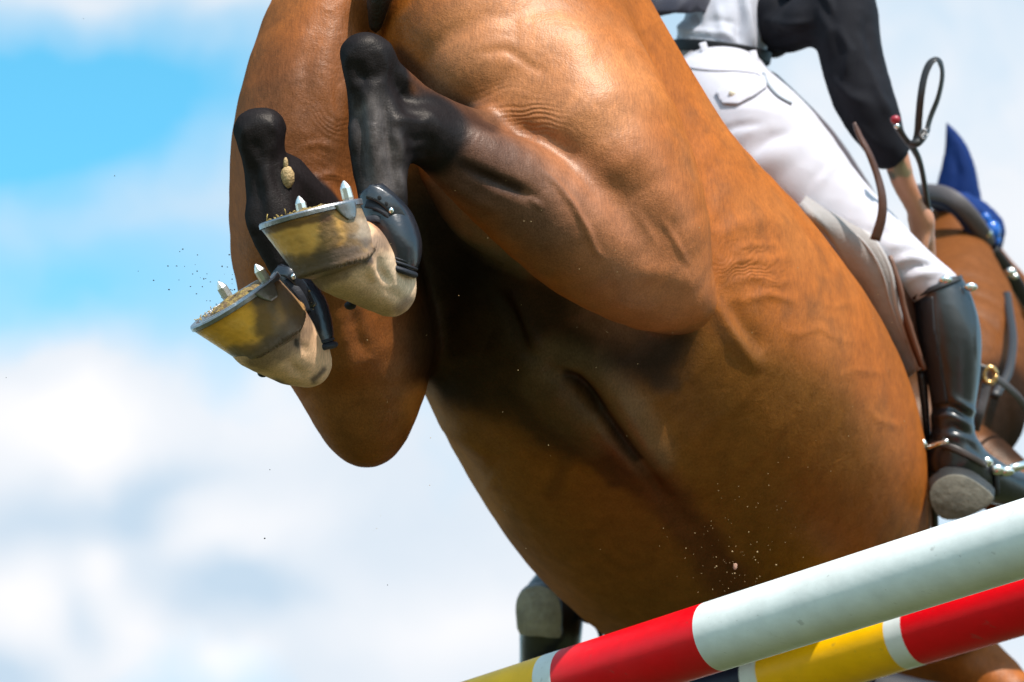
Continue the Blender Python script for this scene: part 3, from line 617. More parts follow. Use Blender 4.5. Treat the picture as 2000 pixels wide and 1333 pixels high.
def draped(pts, bv, w, th=.003, off=.002, sub=5, default=5.0):
    """a strap lying on a surface along photo points"""
    Q = cr(np.array([(p[0], p[1]) for p in pts], float), sub); hs = [hit(bv, x, y, default) for x, y in Q]
    P = np.array([h[0] + h[1] * (off + th) for h in hs]); N = np.array([h[1] for h in hs]); return ribbon(P, N, w, th)
def ribbon(P, N, w, th, power=3.0, n=12):
    P = np.asarray(P, float); w = np.broadcast_to(np.asarray(w, float), (len(P),)); T = tangents(P); U = unit(np.cross(T, N)); Nn = unit(np.cross(U, T))
    ang = np.linspace(0, 2 * math.pi, n, endpoint=False); c, s = np.cos(ang), np.sin(ang); c = np.sign(c) * np.abs(c) ** (2 / power); s = np.sign(s) * np.abs(s) ** (2 / power)
    V3 = P[:, None] + U[:, None] * (w[:, None] / 2 * c)[..., None] + Nn[:, None] * (th * s[None, :])[..., None]; m = len(P); f = []
    for i in range(m - 1):
        for j in range(n): f.append((i * n + j, i * n + (j + 1) % n, (i + 1) * n + (j + 1) % n, (i + 1) * n + j))
    f.append(tuple(range(n))[::-1]); f.append(tuple((m - 1) * n + j for j in range(n)))
    return V3.reshape(-1, 3), f
def slab(poly, d, ext, shrink=1.0, bevel=.12):
    """solid block: outline in the photo at distance d (number or function), extruded by the view vector ext"""
    dd = (lambda x, y: d) if not callable(d) else d
    A = np.array([C(x, y, dd(x, y)) for x, y in poly]); c = A.mean(0); n = len(A); ext = np.asarray(ext, float)
    rings = [c + (A - c) * (1 - bevel), c + (A - c) + ext * .08, c + (A - c) * (1 + (shrink - 1) * .9) + ext * .95, c + (A - c) * shrink * .98 + ext]
    f = [tuple(range(n))[::-1]]
    for r in range(3):
        for j in range(n): f.append((r * n + j, r * n + (j + 1) % n, (r + 1) * n + (j + 1) % n, (r + 1) * n + j))
    f.append(tuple(3 * n + j for j in range(n))); return np.vstack(rings), f
def smooth_poly(p, sub=4):
    P = np.array(p, float); Q = np.vstack([P[-1:], P, P[:2]]); r = cr(Q, sub); return [tuple(x) for x in r[sub:-sub - 1]]
# ------------------------------------------------------------------ the two rails of the fence
def paint_m(name, col):
    m = material(name, col, rough=0.42, spec=0.28, noise=0.10, nscale=22, bump=0.0004, bscale=60, coat=0.0, coat_rough=0.12, stretch=(1, 1, 1))
    # scuffs and small knocks in the paint
    nt = m.node_tree; bs = nt.nodes['Principled BSDF']; tc = [n for n in nt.nodes if n.type == 'TEX_COORD'][0]
    lk = bs.inputs['Base Color'].links; src = lk[0].from_socket
    for sc_, lo, hi, amt, st in ((38, .67, .73, .30, (.35, 1.6, 1.6)), (120, .68, .74, .22, (.25, 1.4, 1.4)), (7, .45, .70, .12, (1, 1, 1))):
        mp = nt.nodes.new('ShaderNodeMapping'); mp.inputs['Rotation'].default_value = (0, .05, -.9); mp.inputs['Scale'].default_value = st; nt.links.new(tc.outputs['Object'], mp.inputs['Vector'])
        nz = nt.nodes.new('ShaderNodeTexNoise'); nz.inputs['Scale'].default_value = sc_; nz.inputs['Detail'].default_value = 5; nt.links.new(mp.outputs[0], nz.inputs['Vector'])
        mr = nt.nodes.new('ShaderNodeMapRange'); mr.inputs['From Min'].default_value = lo; mr.inputs['From Max'].default_value = hi; mr.inputs['To Max'].default_value = amt; nt.links.new(nz.outputs['Fac'], mr.inputs['Value'])
        mx = nt.nodes.new('ShaderNodeMix'); mx.data_type = 'RGBA'; mx.inputs['B'].default_value = (.12, .10, .08, 1); nt.links.new(mr.outputs[0], mx.inputs['Factor']); nt.links.new(src, mx.inputs['A']); src = mx.outputs['Result']
    nt.links.new(src, bs.inputs['Base Color']); return m
P_RED = paint_m('red_paint', (0.74, 0.0, 0.006)); P_YEL = paint_m('yellow_paint', (1.0, 0.52, 0.0)); P_WHI = paint_m('white_paint', (0.72, 0.75, 0.735)); P_NAV = paint_m('navy_paint', (0.008, 0.01, 0.035))
A1 = C(1402, 1241.5, 4.0); B1 = C(2000, 1052, 3.69); PD = unit(B1 - A1)
def pole(label, A, secs, R=0.0495, n=64):
    t0, t1 = secs[0][0], secs[-1][1]; root = empty('jump_rail', W(A + PD * (t0 + t1) / 2) - [0, 0, R], label, 'rail', 'striped rails of the fence')
    U = unit(np.cross(PD, [0, 0, 1])); V = np.cross(U, PD)
    for a, b, m in secs:
        ts = np.linspace(a, b, max(2, int((b - a) / .05) + 2)); v = []; f = []
        for t in ts:
            for j in range(n):
                th = 2 * math.pi * j / n; v.append(A + PD * t + (U * math.cos(th) + V * math.sin(th)) * R)
        for i in range(len(ts) - 1):
            for j in range(n): f.append((i * n + j, i * n + (j + 1) % n, (i + 1) * n + (j + 1) % n, (i + 1) * n + j))
        if a == t0: f.append(list(range(n))[::-1])
        if b == t1: f.append([(len(ts) - 1) * n + j for j in range(n)])
        mesh('painted_section', W(np.array(v)), [list(q) for q in f], m, root)
    return root
def t_at(A, px):      # position along a rail where its centre crosses a column of the photo
    ts = np.linspace(-3, 3, 6001); q = A + ts[:, None] * PD; x = 1000 + q[:, 0] / q[:, 2] * F_PX; return ts[np.argmin(np.abs(x - px))]
c1 = [t_at(A1, x) for x in (1084, 1119, 1397)]
pole('red, white and yellow front rail crossing in front of the horse belly', A1, [(c1[0] - .95, c1[0], P_YEL), (c1[0], c1[1], P_WHI), (c1[1], c1[2], P_RED), (c1[2], c1[2] + 1.1, P_WHI), (c1[2] + 1.1, c1[2] + 1.5, P_RED), (c1[2] + 1.5, c1[2] + 1.56, P_WHI), (c1[2] + 1.56, c1[2] + 2.1, P_YEL)])
A2 = C(1790, 1239, 4.52)
c2 = [t_at(A2, x) for x in (1480, 1511, 1761, 1794)]
pole('red and yellow back rail with white bands, below and behind the front rail', A2, [(c2[0] - 1.3, c2[0], P_NAV), (c2[0], c2[1], P_WHI), (c2[1], c2[2], P_YEL), (c2[2], c2[3], P_WHI), (c2[3], c2[3] + .48, P_RED), (c2[3] + .48, c2[3] + 1.4, P_WHI)])
# ------------------------------------------------------------------ hooves, shoes, fetlock boots (all worn by the horse)
horn = material('hoof_horn', (.5, .35, .15), rough=0.42, spec=0.5, paint=True, noise=.14, nscale=60, bump=.0010, bscale=150, stretch=(1, 1, 1), ndetail=8)
steel = material('shoe_steel', (.27, .27, .285), rough=0.36, metallic=.85, noise=.25, nscale=90, bump=.0008, bscale=120)
stud_m = material('stud_steel', (.66, .66, .64), rough=0.3, metallic=.75, noise=.12, nscale=120, bump=.0003, bscale=200)
mud = material('mud', (.10, .06, .03), rough=.9, noise=.4, nscale=150, bump=.003, bscale=180, color2=(.28, .19, .05))
rubber = material('black_boot_plastic', (.012, .014, .02), rough=.27, spec=.6, bump=.0004, bscale=150)
neo = material('black_neoprene', (.012, .013, .02), rough=.6, spec=.4, bump=.0006, bscale=500)
silver = material('silver_metal', (.75, .74, .70), rough=.2, metallic=1.0)
def hoof_frame(ang, tilt, phi):
    """ang: fall of the sole line to the left in the photo; tilt: sole turned to the camera; phi: toe towards the camera"""
    a = math.radians(ang); r = np.array([-math.cos(a), -math.sin(a), 0.0]); e3 = unit(np.array([math.sin(a), -math.cos(a), math.tan(math.radians(tilt))]))
    r = unit(r - e3 * (r @ e3)); q = np.cross(r, e3); q = q if q[2] < 0 else -q
    e1 = math.cos(math.radians(phi)) * r + math.sin(math.radians(phi)) * q; e2 = np.cross(e3, e1); return e1, e2, e3
def outline(th, L0=.068, L1=-.060, w=.062, heel=.78):
    c, s = np.cos(th), np.sin(th); x = np.where(c > 0, L0 * np.abs(c) ** .95, -abs(L1) * np.abs(c) ** .75); y = w * np.sign(s) * np.abs(s) ** .85
    y = y * np.where(c < 0, 1 - (1 - heel) * np.abs(c) ** 1.2, 1); return x, y
def build_hoof(cen, fr, side, marks, near_sign):
    e1, e2, e3 = fr; O = C(*cen); nT = 120; nR = 46; th = np.linspace(0, 2 * math.pi, nT, endpoint=False); V = []
    rs = np.random.RandomState(3 + side)
    for i in range(nR + 1):
        t = i / nR; x, y = outline(th); k = 1 - .16 * t
        zt = np.where(np.cos(th) > 0, .069, .069 - .024 * np.abs(np.cos(th)) ** 1.1)
        xx = x * k - .022 * t; yy = y * (1 - .17 * t); zz = zt * t
        flare = .0008 * math.exp(-((t - .97) / .05) ** 2); bump = 1 + .006 * np.sin(3 * th + side) * t + .0020 * math.sin(t * 58 + 3 * math.sin(t * 9)) * (.5 + .5 * np.sin(th * 2 + 1))
        V.append(O + np.outer(xx * bump * (1 + flare / .05), e1) + np.outer(yy * bump * (1 + flare / .05), e2) + np.outer(zz, e3))
    for s_, zz in ((.86, .073), (.5, .081)):
        x, y = outline(th); V.append(O + np.outer(x * .82 * s_ - .022, e1) + np.outer(y * .8 * s_, e2) + np.outer(np.full(nT, zz) - np.where(np.cos(th) < 0, .018 * np.abs(np.cos(th)), 0), e3))
    for s_, zz in ((.80, .001), (.6, .006), (.05, .009)):
        x, y = outline(th); V.insert(0, O + np.outer(x * s_, e1) + np.outer(y * s_, e2) + np.outer(np.full(nT, zz), e3))
    m = len(V); V = np.vstack(V); f = []
    for i in range(m - 1):
        for j in range(nT): f.append((i * nT + j, i * nT + (j + 1) % nT, (i + 1) * nT + (j + 1) % nT, (i + 1) * nT + j))
    f = np.array(f); c0 = np.tile((.80, .42, .11), (len(V), 1)); X, Y = proj(V)
    Lc = (V - O) @ e3; nz = cnoise(V, 45, 7, 3); nz2 = cnoise(V, 140, 8, 2)
    def pc(col, w):
        nonlocal c0; w = np.clip(w, 0, 1)[:, None]; c0 = c0 * (1 - w) + np.array(col) * w
    pc((.42, .18, .025), sstep(nz, -.05, .45) * .65); pc((.85, .62, .34), sstep(-nz, .2, .6) * .45); pc((.10, .06, .03), sstep(nz2, .35, .7) * .5)
    pc((.16, .10, .06), sstep(cnoise(V, 28, 41 + side, 3), .05, .45) * .7); pc((.09, .04, .02), (1 - sstep(Lc + nz * .004, .002, .009)) * .8)
    for pl, r, so, col, w, nn in marks:
        d, t, s = pdist(X, Y, pl); d = d + nz * nn + nz2 * nn * .4; pc(col, (1 - sstep(d, r, r + so)) * w)
    pc((.13, .085, .065), sstep(Lc + nz * .014, .048, .060) * .85)
    h = mesh('hoof', W(V), f, horn, horse, cols=c0)
    # shoe: a flat bar bent round the wall, open at the heels
    a0 = math.radians(152); tt = np.linspace(-a0, a0, 70); x, y = outline(tt, .070, -.064, .0645, .82); rx, ry = outline(tt, .047, -.064, .042, .80)
    z0, z1 = -.0075, -.0004; v = []
    for i in range(len(tt)):
        o_ = O + x[i] * e1 + y[i] * e2; p_ = O + rx[i] * e1 + ry[i] * e2; cc = (o_ - p_)
        for q_ in (o_ + z1 * e3, o_ + (z1 * .3 + z0 * .7) * e3, o_ - cc * .06 + z0 * e3, o_ - cc * .42 + z0 * e3, o_ - cc * .47 + (z0 + .003) * e3, o_ - cc * .56 + (z0 + .003) * e3, o_ - cc * .61 + z0 * e3, p_ + cc * .06 + z0 * e3, p_ + (z0 * .6) * e3, p_ + z1 * e3): v.append(q_)
    kk = 10; f = []
    for i in range(len(tt) - 1):
        for j in range(kk): f.append((i * kk + j, (i + 1) * kk + j, (i + 1) * kk + (j + 1) % kk, i * kk + (j + 1) % kk))
    f.append(tuple(range(kk))[::-1]); f.append(tuple((len(tt) - 1) * kk + j for j in range(kk)))
    shoe = mesh('horseshoe', W(np.array(v)), [tuple(q) for q in f], steel, horse, smooth=False)
    # quarter clips drawn up the wall
    for sg, cth in ((near_sign, 1.62), (-near_sign, 1.62)):
        v = []; f = []; nu, nv = 9, 6
        for lay_ in (0.0045, 0.0005):
            for i in range(nv + 1):
                t = i / nv * .30
                for j in range(nu + 1):
                    a = sg * (cth + (j / nu - .5) * .40 * (1 - (i / nv) ** 2 * .75)); x, y = outline(np.array([a])); k = 1 - .16 * t
                    nrm = unit(x[0] * e1 + y[0] * e2); v.append(O + (x[0] * k - .022 * t) * e1 + y[0] * k * e2 + (.069 * t - .004) * e3 + nrm * lay_ * (1 - .5 * i / nv))
        n_ = (nu + 1) * (nv + 1)
        for i in range(nv):
            for j in range(nu):
                a = i * (nu + 1) + j; f.append((a, a + 1, a + nu + 2, a + nu + 1)); f.append((a + n_, a + n_ + nu + 1, a + n_ + nu + 2, a + n_ + 1))
        for j in range(nu): a = nv * (nu + 1) + j; f.append((a, a + 1, a + n_ + 1, a + n_))
        for i in range(nv):
            a = i * (nu + 1); f.append((a, a + nu + 1, a + n_ + nu + 1, a + n_)); a += nu; f.append((a, a + n_, a + n_ + nu + 1, a + nu + 1))
        mesh('clip', W(np.array(v)), f, steel, shoe)
    for sg, yy in ((1, .050), (-1, .050)):   # screw-in studs: faceted, pointed
        cs = O + (-.022) * e1 + sg * yy * e2; ax_ = -e3; v = []; f = []; k = 8
        for r_, z_ in ((.0058, .006), (.0066, .011), (.0062, .024), (.0034, .030), (.0008, .0335)):
            for j in range(k):
                a = 2 * math.pi * j / k + .3; v.append(cs + (math.cos(a) * e1 + math.sin(a) * e2) * r_ * 1.12 + ax_ * z_)
        for i in range(4):
            for j in range(k): f.append((i * k + j, (i + 1) * k + j, (i + 1) * k + (j + 1) % k, i * k + (j + 1) % k))
        f.append(tuple(range(4 * k, 5 * k))); mesh('stud', W(np.array(v)), f, stud_m, shoe, smooth=False)
    # packed earth in the sole
    v, f = ellipsoid((0, 0, 0), (.044, .038, .012), nu=40, nv=20); v = v * (1 + .18 * cnoise(v, 90, 4, 3)[:, None]); v[:, 2] += cnoise(v, 160, 6, 2) * .003
    mesh('sole_dirt', W(O + v @ np.array([e1, e2, -e3]) * 1.0 + e1 * .004), f, mud, h)
    # short hair hanging over the top of the hoof
    parts = []
    for i in range(900):
        a = rs.uniform(0, 2 * math.pi); x, y = outline(np.array([a])); k = .83; zt = .069 if math.cos(a) > 0 else .069 - .024 * abs(math.cos(a)) ** 1.1
        rad = unit(x[0] * e1 + y[0] * e2); p = O + (x[0] * k - .022) * e1 + y[0] * k * e2 + (zt + .003) * e3 - rad * .003; tip = p - e3 * rs.uniform(.004, .009) + rad * rs.uniform(.002, .0040) + e2 * rs.normal() * .002
        parts.append(tube([p, (p + tip) / 2 + rad * .0015, tip], [.0005, .0004, .0002], hint=(.3, .2, 1), sub=1, n=3, close=False))
    v, f = join(parts); tag(mesh('coronet_hair', W(v), f, fringe_m, h), kind='stuff')
    # straw and fibres clinging to it
    parts = []
    for i in range(22):
        x, y = outline(np.array([rs.uniform(-1.2, 1.2)])); s_ = rs.uniform(.55, .98); p = O + x[0] * s_ * e1 + y[0] * s_ * e2 - e3 * .009; dr = unit(rs.normal(size=3)) * rs.uniform(.002, .006); dr -= e3 * abs(dr @ e3) * .5
        parts.append(tube([p, p + dr * .5 - e3 * .001, p + dr], .0006, hint=(0.3, .2, 1), sub=1, n=4))
    v, f = join(parts); tag(mesh('straw', W(v), f, straw_m, h), kind='stuff')
    return h
fringe_m = material('coronet_hair', (.17, .11, .075), rough=.8)
straw_m = material('straw', (.45, .30, .08), rough=.8)
FR = hoof_frame(14.5, .5, 40); FL = hoof_frame(32, 9, 36)
K = (.035, .026, .022)
mR = [([(700, 440), (725, 470)], 9, 14, (.20, .13, .10), .6, 14), ([(540, 500), (590, 545)], 5, 10, (.36, .24, .15), .6, 8), ([(560, 470), (620, 455)], 22, 26, (.82, .43, .11), .6, 10), ([(638, 430), (648, 470), (630, 500)], 9, 18, (.06, .045, .04), .75, 12), ([(570, 520), (640, 510), (690, 480), (720, 455)], 11, 18, (.07, .05, .042), .8, 14), ([(690, 420), (710, 440)], 14, 18, (.42, .31, .22), .75, 8), ([(668, 425), (690, 445)], 5, 10, (.25, .13, .04), .7, 8), ([(520, 450), (600, 432), (640, 425)], 4, 8, (.08, .035, .025), .8, 5), ([(680, 420), (715, 412)], 5, 10, (.14, .09, .05), .6, 8)]
mL = [([(552, 565), (572, 600), (585, 645)], 12, 16, (.11, .075, .065), .8, 12), ([(420, 660), (480, 700)], 5, 12, (.30, .20, .12), .6, 8), ([(430, 650), (500, 620)], 26, 28, (.88, .43, .035), .75, 10), ([(515, 590), (525, 640), (540, 660)], 12, 20, (.05, .04, .035), .8, 16), ([(550, 590), (560, 640)], 14, 18, (.20, .15, .12), .6, 12), ([(460, 690), (500, 690), (560, 665)], 9, 16, (.09, .06, .045), .7, 12), ([(500, 585), (530, 570)], 6, 12, (.05, .04, .035), .6, 8), ([(575, 600), (590, 630)], 8, 14, (.22, .13, .05), .6, 12)]
hR = build_hoof((613, 424, 3.645), FR, 0, mR, 1); hL = build_hoof((466, 592, 3.735), FL, 1, mL, 1)
hR['label'] = 'nearer and higher hoof, amber horn with muddy coronet'; hL['label'] = 'lower left hoof, yellow horn with dark stains'

# chestnut on the left hock
v, f = ellipsoid((0, 0, 0), (.0085, .0135, .006), nu=18, nv=12); v = v * (1 + .22 * cnoise(v, 300, 2, 3)[:, None]); v2, f2 = ellipsoid((-.002, .016, 0), (.003, .008, .003), nu=10, nv=8)
ches = material('chestnut_callus', (.42, .28, .13), rough=.7, noise=.3, nscale=300, bump=.0015, bscale=400)
v, f = join([(v, f), (v2, f2)]); _i = np.argmin(np.hypot(HX - 558, HY - 349) + np.where(HZ > 3.9, 99, 0)); h_, n_ = HV[_i], HN[_i]; mesh('chestnut', W(v * 1.12 + h_ + n_ * .003), f, ches, horse)
# fetlock boots
def fetlock_boot(sta, rim, strap_pts, holes, tab, label):
    P = [C(s[0], s[1], s[2]) for s in sta]; ra = [s[3] / F_PX * s[2] for s in sta]; rb = [s[4] for s in sta]
    v, f = tube(P, ra, rb, sub=7, n=44); b = mesh('fetlock_boot', W(v), [tuple(q) for q in f], rubber, horse); b['label'] = label
    rc = C(*rim[:3]); ax_ = unit(P[-1] - P[-2]); U = unit(np.cross(ax_, (0, 0, 1))); V_ = np.cross(ax_, U)
    for dz, rr, s_ in ((0.004, .0042, 1.0), (-.004, .0022, .985), (-.0085, .0018, .97)):
        q = [rc + ax_ * dz + U * math.cos(a) * (rim[3] / F_PX * rim[2]) * s_ + V_ * math.sin(a) * rim[4] * s_ for a in np.linspace(0, 2 * math.pi, 40)]
        v, f = tube(q, rr, hint=ax_, sub=1, n=8); mesh('rim_piping', W(v), [tuple(x) for x in f], neo, b)
    for i, (pts, wd) in enumerate(strap_pts):
        Pp = cr([C(*p) for p in pts], 6); v, f = ribbon(Pp, np.tile((0.35, .25, -1.0), (len(Pp), 1)), wd, .0022); s = mesh('strap', W(v), f, neo if i else rubber, b)
        if i == 0:
            for (x, y, dd, kind_) in holes:
                c = C(x, y, dd); e, g = ellipsoid((0, 0, 0), (.0030, .0040, .0016) if kind_ == 'hole' else (.0036, .0045, .003)); mesh('hole' if kind_ == 'hole' else 'stud', W(e + c), g, MATS['dark_hole'] if kind_ == 'hole' else silver, s)
    v, f = ellipsoid(C(*tab[:3]), (.008, .006, .006)); mesh('strap_end', W(v), f, neo, b)
    return b
material('dark_hole', (.003, .003, .004), rough=.9)
fetlock_boot([(729, 376, 3.75, 32, .030), (742, 404, 3.745, 41, .035), (763, 440, 3.735, 48, .040), (779, 474, 3.73, 45, .042), (782, 500, 3.73, 41, .042), (776, 519, 3.73, 38, .041)], (775, 520, 3.73, 39, .042),
    [([(716, 374, 3.702), (738, 380, 3.700), (764, 400, 3.700), (783, 430, 3.705), (794, 462, 3.715)], [.010] + [.021] * 18 + [.016] * 6), ([(716, 396, 3.706), (740, 402, 3.70), (768, 424, 3.70), (790, 462, 3.71), (801, 490, 3.72)], .016), ([(712, 430, 3.70), (735, 428, 3.698), (745, 432, 3.70)], .010)],
    [(741, 388, 3.6965, 'hole'), (754, 400, 3.6965, 'hole'), (764, 412, 3.697, 'stud'), (783, 440, 3.701, 'stud')], (684, 597, 3.735), 'glossy black boot on the nearer fetlock, facing the camera')
fetlock_boot([(548, 530, 3.855, 26, .026), (572, 556, 3.85, 36, .032), (597, 600, 3.845, 43, .036), (614, 645, 3.84, 38, .038), (623, 676, 3.84, 30, .037)], (624, 676, 3.84, 30, .037),
    [([(540, 528, 3.81), (565, 534, 3.80), (590, 560, 3.805), (610, 600, 3.81)], .016), ([(560, 545, 3.802), (585, 575, 3.80), (600, 610, 3.805)], .012)], [(573, 541, 3.796, 'stud')], (514, 729, 3.80), 'muddy black boot on the lower left fetlock')
# mud spattered on the left boot
rs = np.random.RandomState(5); parts = []
for i in range(90):
    x, y = rs.normal(592, 9), rs.normal(590, 16); d = 3.806 + rs.rand() * .004; r = rs.uniform(.0006, .0022); v, f = ellipsoid(C(x, y + (x - 592) * .5, d), (r, r * .8, r * .7), nu=5, nv=4); parts.append((v, f))
v, f = join(parts); tag(mesh('mud_spatter', W(v), f, mud, horse), kind='stuff')
# tail between the buttocks
hair = material('black_hair', (.012, .009, .008), rough=.5, noise=.3, nscale=80, bump=.002, bscale=300, stretch=(1, 1, .1))
tv, tq = solid([Chain([(800, -330, 4.1, 45, .05), (775, -160, 4.02, 38, .035), (750, -60, 4.02, 30, .025), (740, 0, 4.03, 24, .018), (733, 50, 4.05, 14, .012)], sub=4)], h=.006)
mesh('tail', W(tv), tq, hair, horse)
# ------------------------------------------------------------------ the rider
skin = material('skin', (.42, .19, .11), rough=.5, paint=True, noise=.06, nscale=60, sss=.05, bump=.0004, bscale=300)
white_cloth = material('white_breeches', (.50, .475, .525), rough=.75, sheen=.1, bump=.0006, bscale=900, noise=.03, nscale=12)
shirt_m = material('shirt_cloth', (.44, .44, .50), rough=.8, bump=.0006, bscale=700)
black_cloth = material('black_jacket_cloth', (.006, .006, .010), rough=.8, sheen=.0, spec=.2, bump=.0006, bscale=800)
navy_cloth = material('navy_lining', (.022, .022, .04), rough=.7, sheen=.2, bump=.0005, bscale=700)
belt_m = material('black_belt', (.008, .008, .01), rough=.6, spec=.25)
boot_m = material('black_boot_leather', (.008, .0095, .013), rough=.36, spec=.75, bump=.0012, bscale=22, coat=.15, coat_rough=.3)
boot_dull = material('boot_stretch_panel', (.012, .012, .015), rough=.6)
sole_m = material('boot_sole', (.115, .105, .08), rough=.75, noise=.35, nscale=60, bump=.002, bscale=90)
edge_m = material('heel_leather', (.018, .018, .018), rough=.55)
rider = empty('person', W(C(1460, 560, 5.0)), 'rider in white breeches, black jacket and tall black boots leaning forward on the jumping horse', 'rider')
def fold(V, Q, folds, z=None, noise=.002, ns=12, seed=5):
    N = normals(V, Q); x, y = proj(V); fc = sstep(-(N * unit(V)).sum(1), -.2, .2); d0 = cnoise(V, ns, seed, 3) * noise
    for pl, sg, h in folds:
        d, t, s = pdist(x, y, pl); d0 = d0 + np.exp(-.5 * (d / sg) ** 2) * h * fc * np.sqrt(np.clip(np.sin(np.clip(t, .03, .97) * math.pi), 0, 1))
    return V + N * d0[:, None]
def limb(name, chains, mat, parent, h=.012, folds=(), noise=.002, ns=12, seed=5, extra=None, cols=None):
    V, Q = solid(chains, h=h, levels=1, extra=extra); V = fold(V, Q, folds, noise=noise, ns=ns, seed=seed)
    return mesh(name, W(V), Q, mat, parent, cols=None if cols is None else cols(V)), V, Q
# body: head, neck, trunk, arms and hands as one continuous figure
def hand(c0, dirv, up):
    out = []; dirv = unit(np.array(dirv, float)); up = unit(np.array(up, float)); sd = np.cross(dirv, up)
    def ch(pts, r):
        c = Chain([(1000, 666, 5, 10, .01), (1000, 660, 5, 10, .01)], sub=1, k=.006); P = cr(np.array(pts), 2); c.P = P; c.a = np.full(len(P), r); c.b = c.a.copy(); c.U = unit(np.cross(tangents(P), (0.2, .1, 1))); c.lo = P.min(0) - r; c.hi = P.max(0) + r; out.append(c); return c
    ch([c0, c0 + dirv * .04, c0 + dirv * .085], .022).k = .02
    for i in range(4):
        b = c0 + dirv * .085 + sd * (i - 1.5) * .019; L = [.036, .042, .039, .030][i]
        ch([b - dirv * .02, b, b + dirv * L - up * .010, b + dirv * L * 1.05 - up * .040, b + dirv * .006 - up * .052], .0088)
    t0_ = c0 + dirv * .02 + sd * -.024; ch([t0_, t0_ + dirv * .03 - sd * .018 - up * .01, t0_ + dirv * .058 - sd * .014 - up * .022], .0105)
    return out
wr_r = C(1800, 432, 5.01); wr_l = C(1760, 520, 5.75)
bodyc = [Chain([(1405, 200, 5.16, 85, .09), (1420, 90, 5.17, 70, .08), (1490, -60, 5.25, 100, .1), (1555, -190, 5.35, 105, .1), (1585, -240, 5.4, 60, .07)], k=.03),
         Chain([(1590, -230, 5.42, 48, .05), (1620, -300, 5.5, 46, .048)], k=.03),
         Chain([(1640, -365, 5.52, 74, .085), (1655, -330, 5.56, 62, .075)], k=.02),
         Chain([(1600, -140, 5.1, 62, .055), (1640, 20, 5.0, 46, .045), (1690, 190, 4.95, 38, .036), (1745, 295, 4.95, 27, .026), (1762, 350, 4.96, 24, .024), (1784, 398, 4.98, 20, .020), (1800, 432, 5.01, 17, .017)], k=.02),
         Chain([(1490, -170, 5.6, 60, .055), (1420, 60, 5.85, 46, .045), (1480, 340, 6.0, 34, .034), (1760, 520, 5.75, 20, .019)], k=.02)]
bodyc += hand(wr_r, (.14, -.80, .58), (.9, .2, -.1)) + hand(wr_l, (.6, -.6, .4), (.7, .6, .1))
def skin_cols(V):
    c = np.tile((.42, .185, .10), (len(V), 1)); x, y = proj(V); n = cnoise(V, 70, 3, 2)
    w = (1 - sstep(np.hypot((x - 1760), (y - 333)) + n * 10, 13, 20))[:, None]; c = c * (1 - w * .75) + np.array((.06, .10, .045)) * w * .75
    w = (1 - sstep(np.hypot((x - 1738), (y - 345)) + n * 8, 5, 9))[:, None]; c = c * (1 - w * .7) + np.array((.05, .06, .05)) * w * .7
    return c
limb('body', bodyc, skin, rider, h=.0085, noise=.0008, cols=skin_cols)
# face of the head above the frame, helmet
hc_ = C(1640, -365, 5.52); fdir = unit(np.array([.62, -.25, .75])); fup = unit(np.array([-.05, .95, .25])); fsd = np.cross(fdir, fup)
ew = material('eye_white', (.75, .73, .70), rough=.3); ed = material('eye_dark', (.03, .02, .015), rough=.2); lip = material('lips', (.4, .13, .1), rough=.5)
for s in (-1, 1):
    e, g = ellipsoid(hc_ + fdir * .082 + fsd * s * .032 - fup * .012, (.011, .011, .011)); o = mesh('eye', W(e), g, ew, rider)
    e, g = ellipsoid(hc_ + fdir * .0905 + fsd * s * .032 - fup * .012, (.0045,) * 3); mesh('iris', W(e), g, ed, o)
    e, g = ellipsoid(hc_ + fsd * s * .082 - fup * .02, (.012, .03, .018)); mesh('ear', W(e), g, skin, rider, cols=np.tile((.42, .185, .10), (len(e), 1)))
e, g = tube([hc_ + fdir * .088 + fup * .005, hc_ + fdir * .105 - fup * .035, hc_ + fdir * .09 - fup * .042], [.007, .013, .009], sub=4); mesh('nose', W(e), g, skin, rider, cols=np.tile((.42, .185, .10), (len(e), 1)))
e, g = tube([hc_ + fdir * .084 - fup * .066 - fsd * .022, hc_ + fdir * .093 - fup * .068, hc_ + fdir * .084 - fup * .066 + fsd * .022], [.003, .006, .003], sub=4); mesh('mouth', W(e), g, lip, rider)
th = 0; v = []; f = []
for i in range(11):
    a = math.pi * .5 * i / 10
    for j in range(36):
        b = 2 * math.pi * j / 36; brim = 1.0 + (.42 * max(0, math.cos(b)) ** 4 if i == 10 else 0); v.append(hc_ + fup * (.025 + math.cos(a) * .115) + (fdir * math.cos(b) * .118 + fsd * math.sin(b) * .100) * math.sin(a) * brim)
for i in range(10):
    for j in range(36): f.append((i * 36 + j, (i + 1) * 36 + j, (i + 1) * 36 + (j + 1) % 36, i * 36 + (j + 1) % 36))
f.append(tuple(10 * 36 + j for j in range(36))[::-1]); mesh('riding_helmet', W(np.array(v)), f, navy_cloth, rider)
# shirt
limb('shirt', [Chain([(1407, 116, 5.13, 78, .093), (1408, 95, 5.14, 88, .10), (1425, 40, 5.16, 86, .10), (1455, -60, 5.22, 108, .115), (1530, -180, 5.33, 112, .112)], k=.02)], shirt_m, rider, h=.011,
     folds=[([(1455, -20), (1462, 50), (1470, 108)], 6, .012), ([(1438, -20), (1444, 40), (1440, 100)], 5, -.009), ([(1320, 55), (1360, 62), (1420, 70), (1455, 95)], 5, .006), ([(1330, 75), (1390, 82), (1440, 105)], 4, .005), ([(1355, 20), (1362, 50)], 6, -.008), ([(1300, 30), (1330, 50), (1345, 90)], 6, .006), ([(1400, 10), (1412, 60), (1430, 90)], 6, .005), ([(1380, 40), (1440, 45)], 5, -.004)], noise=.004, ns=16)
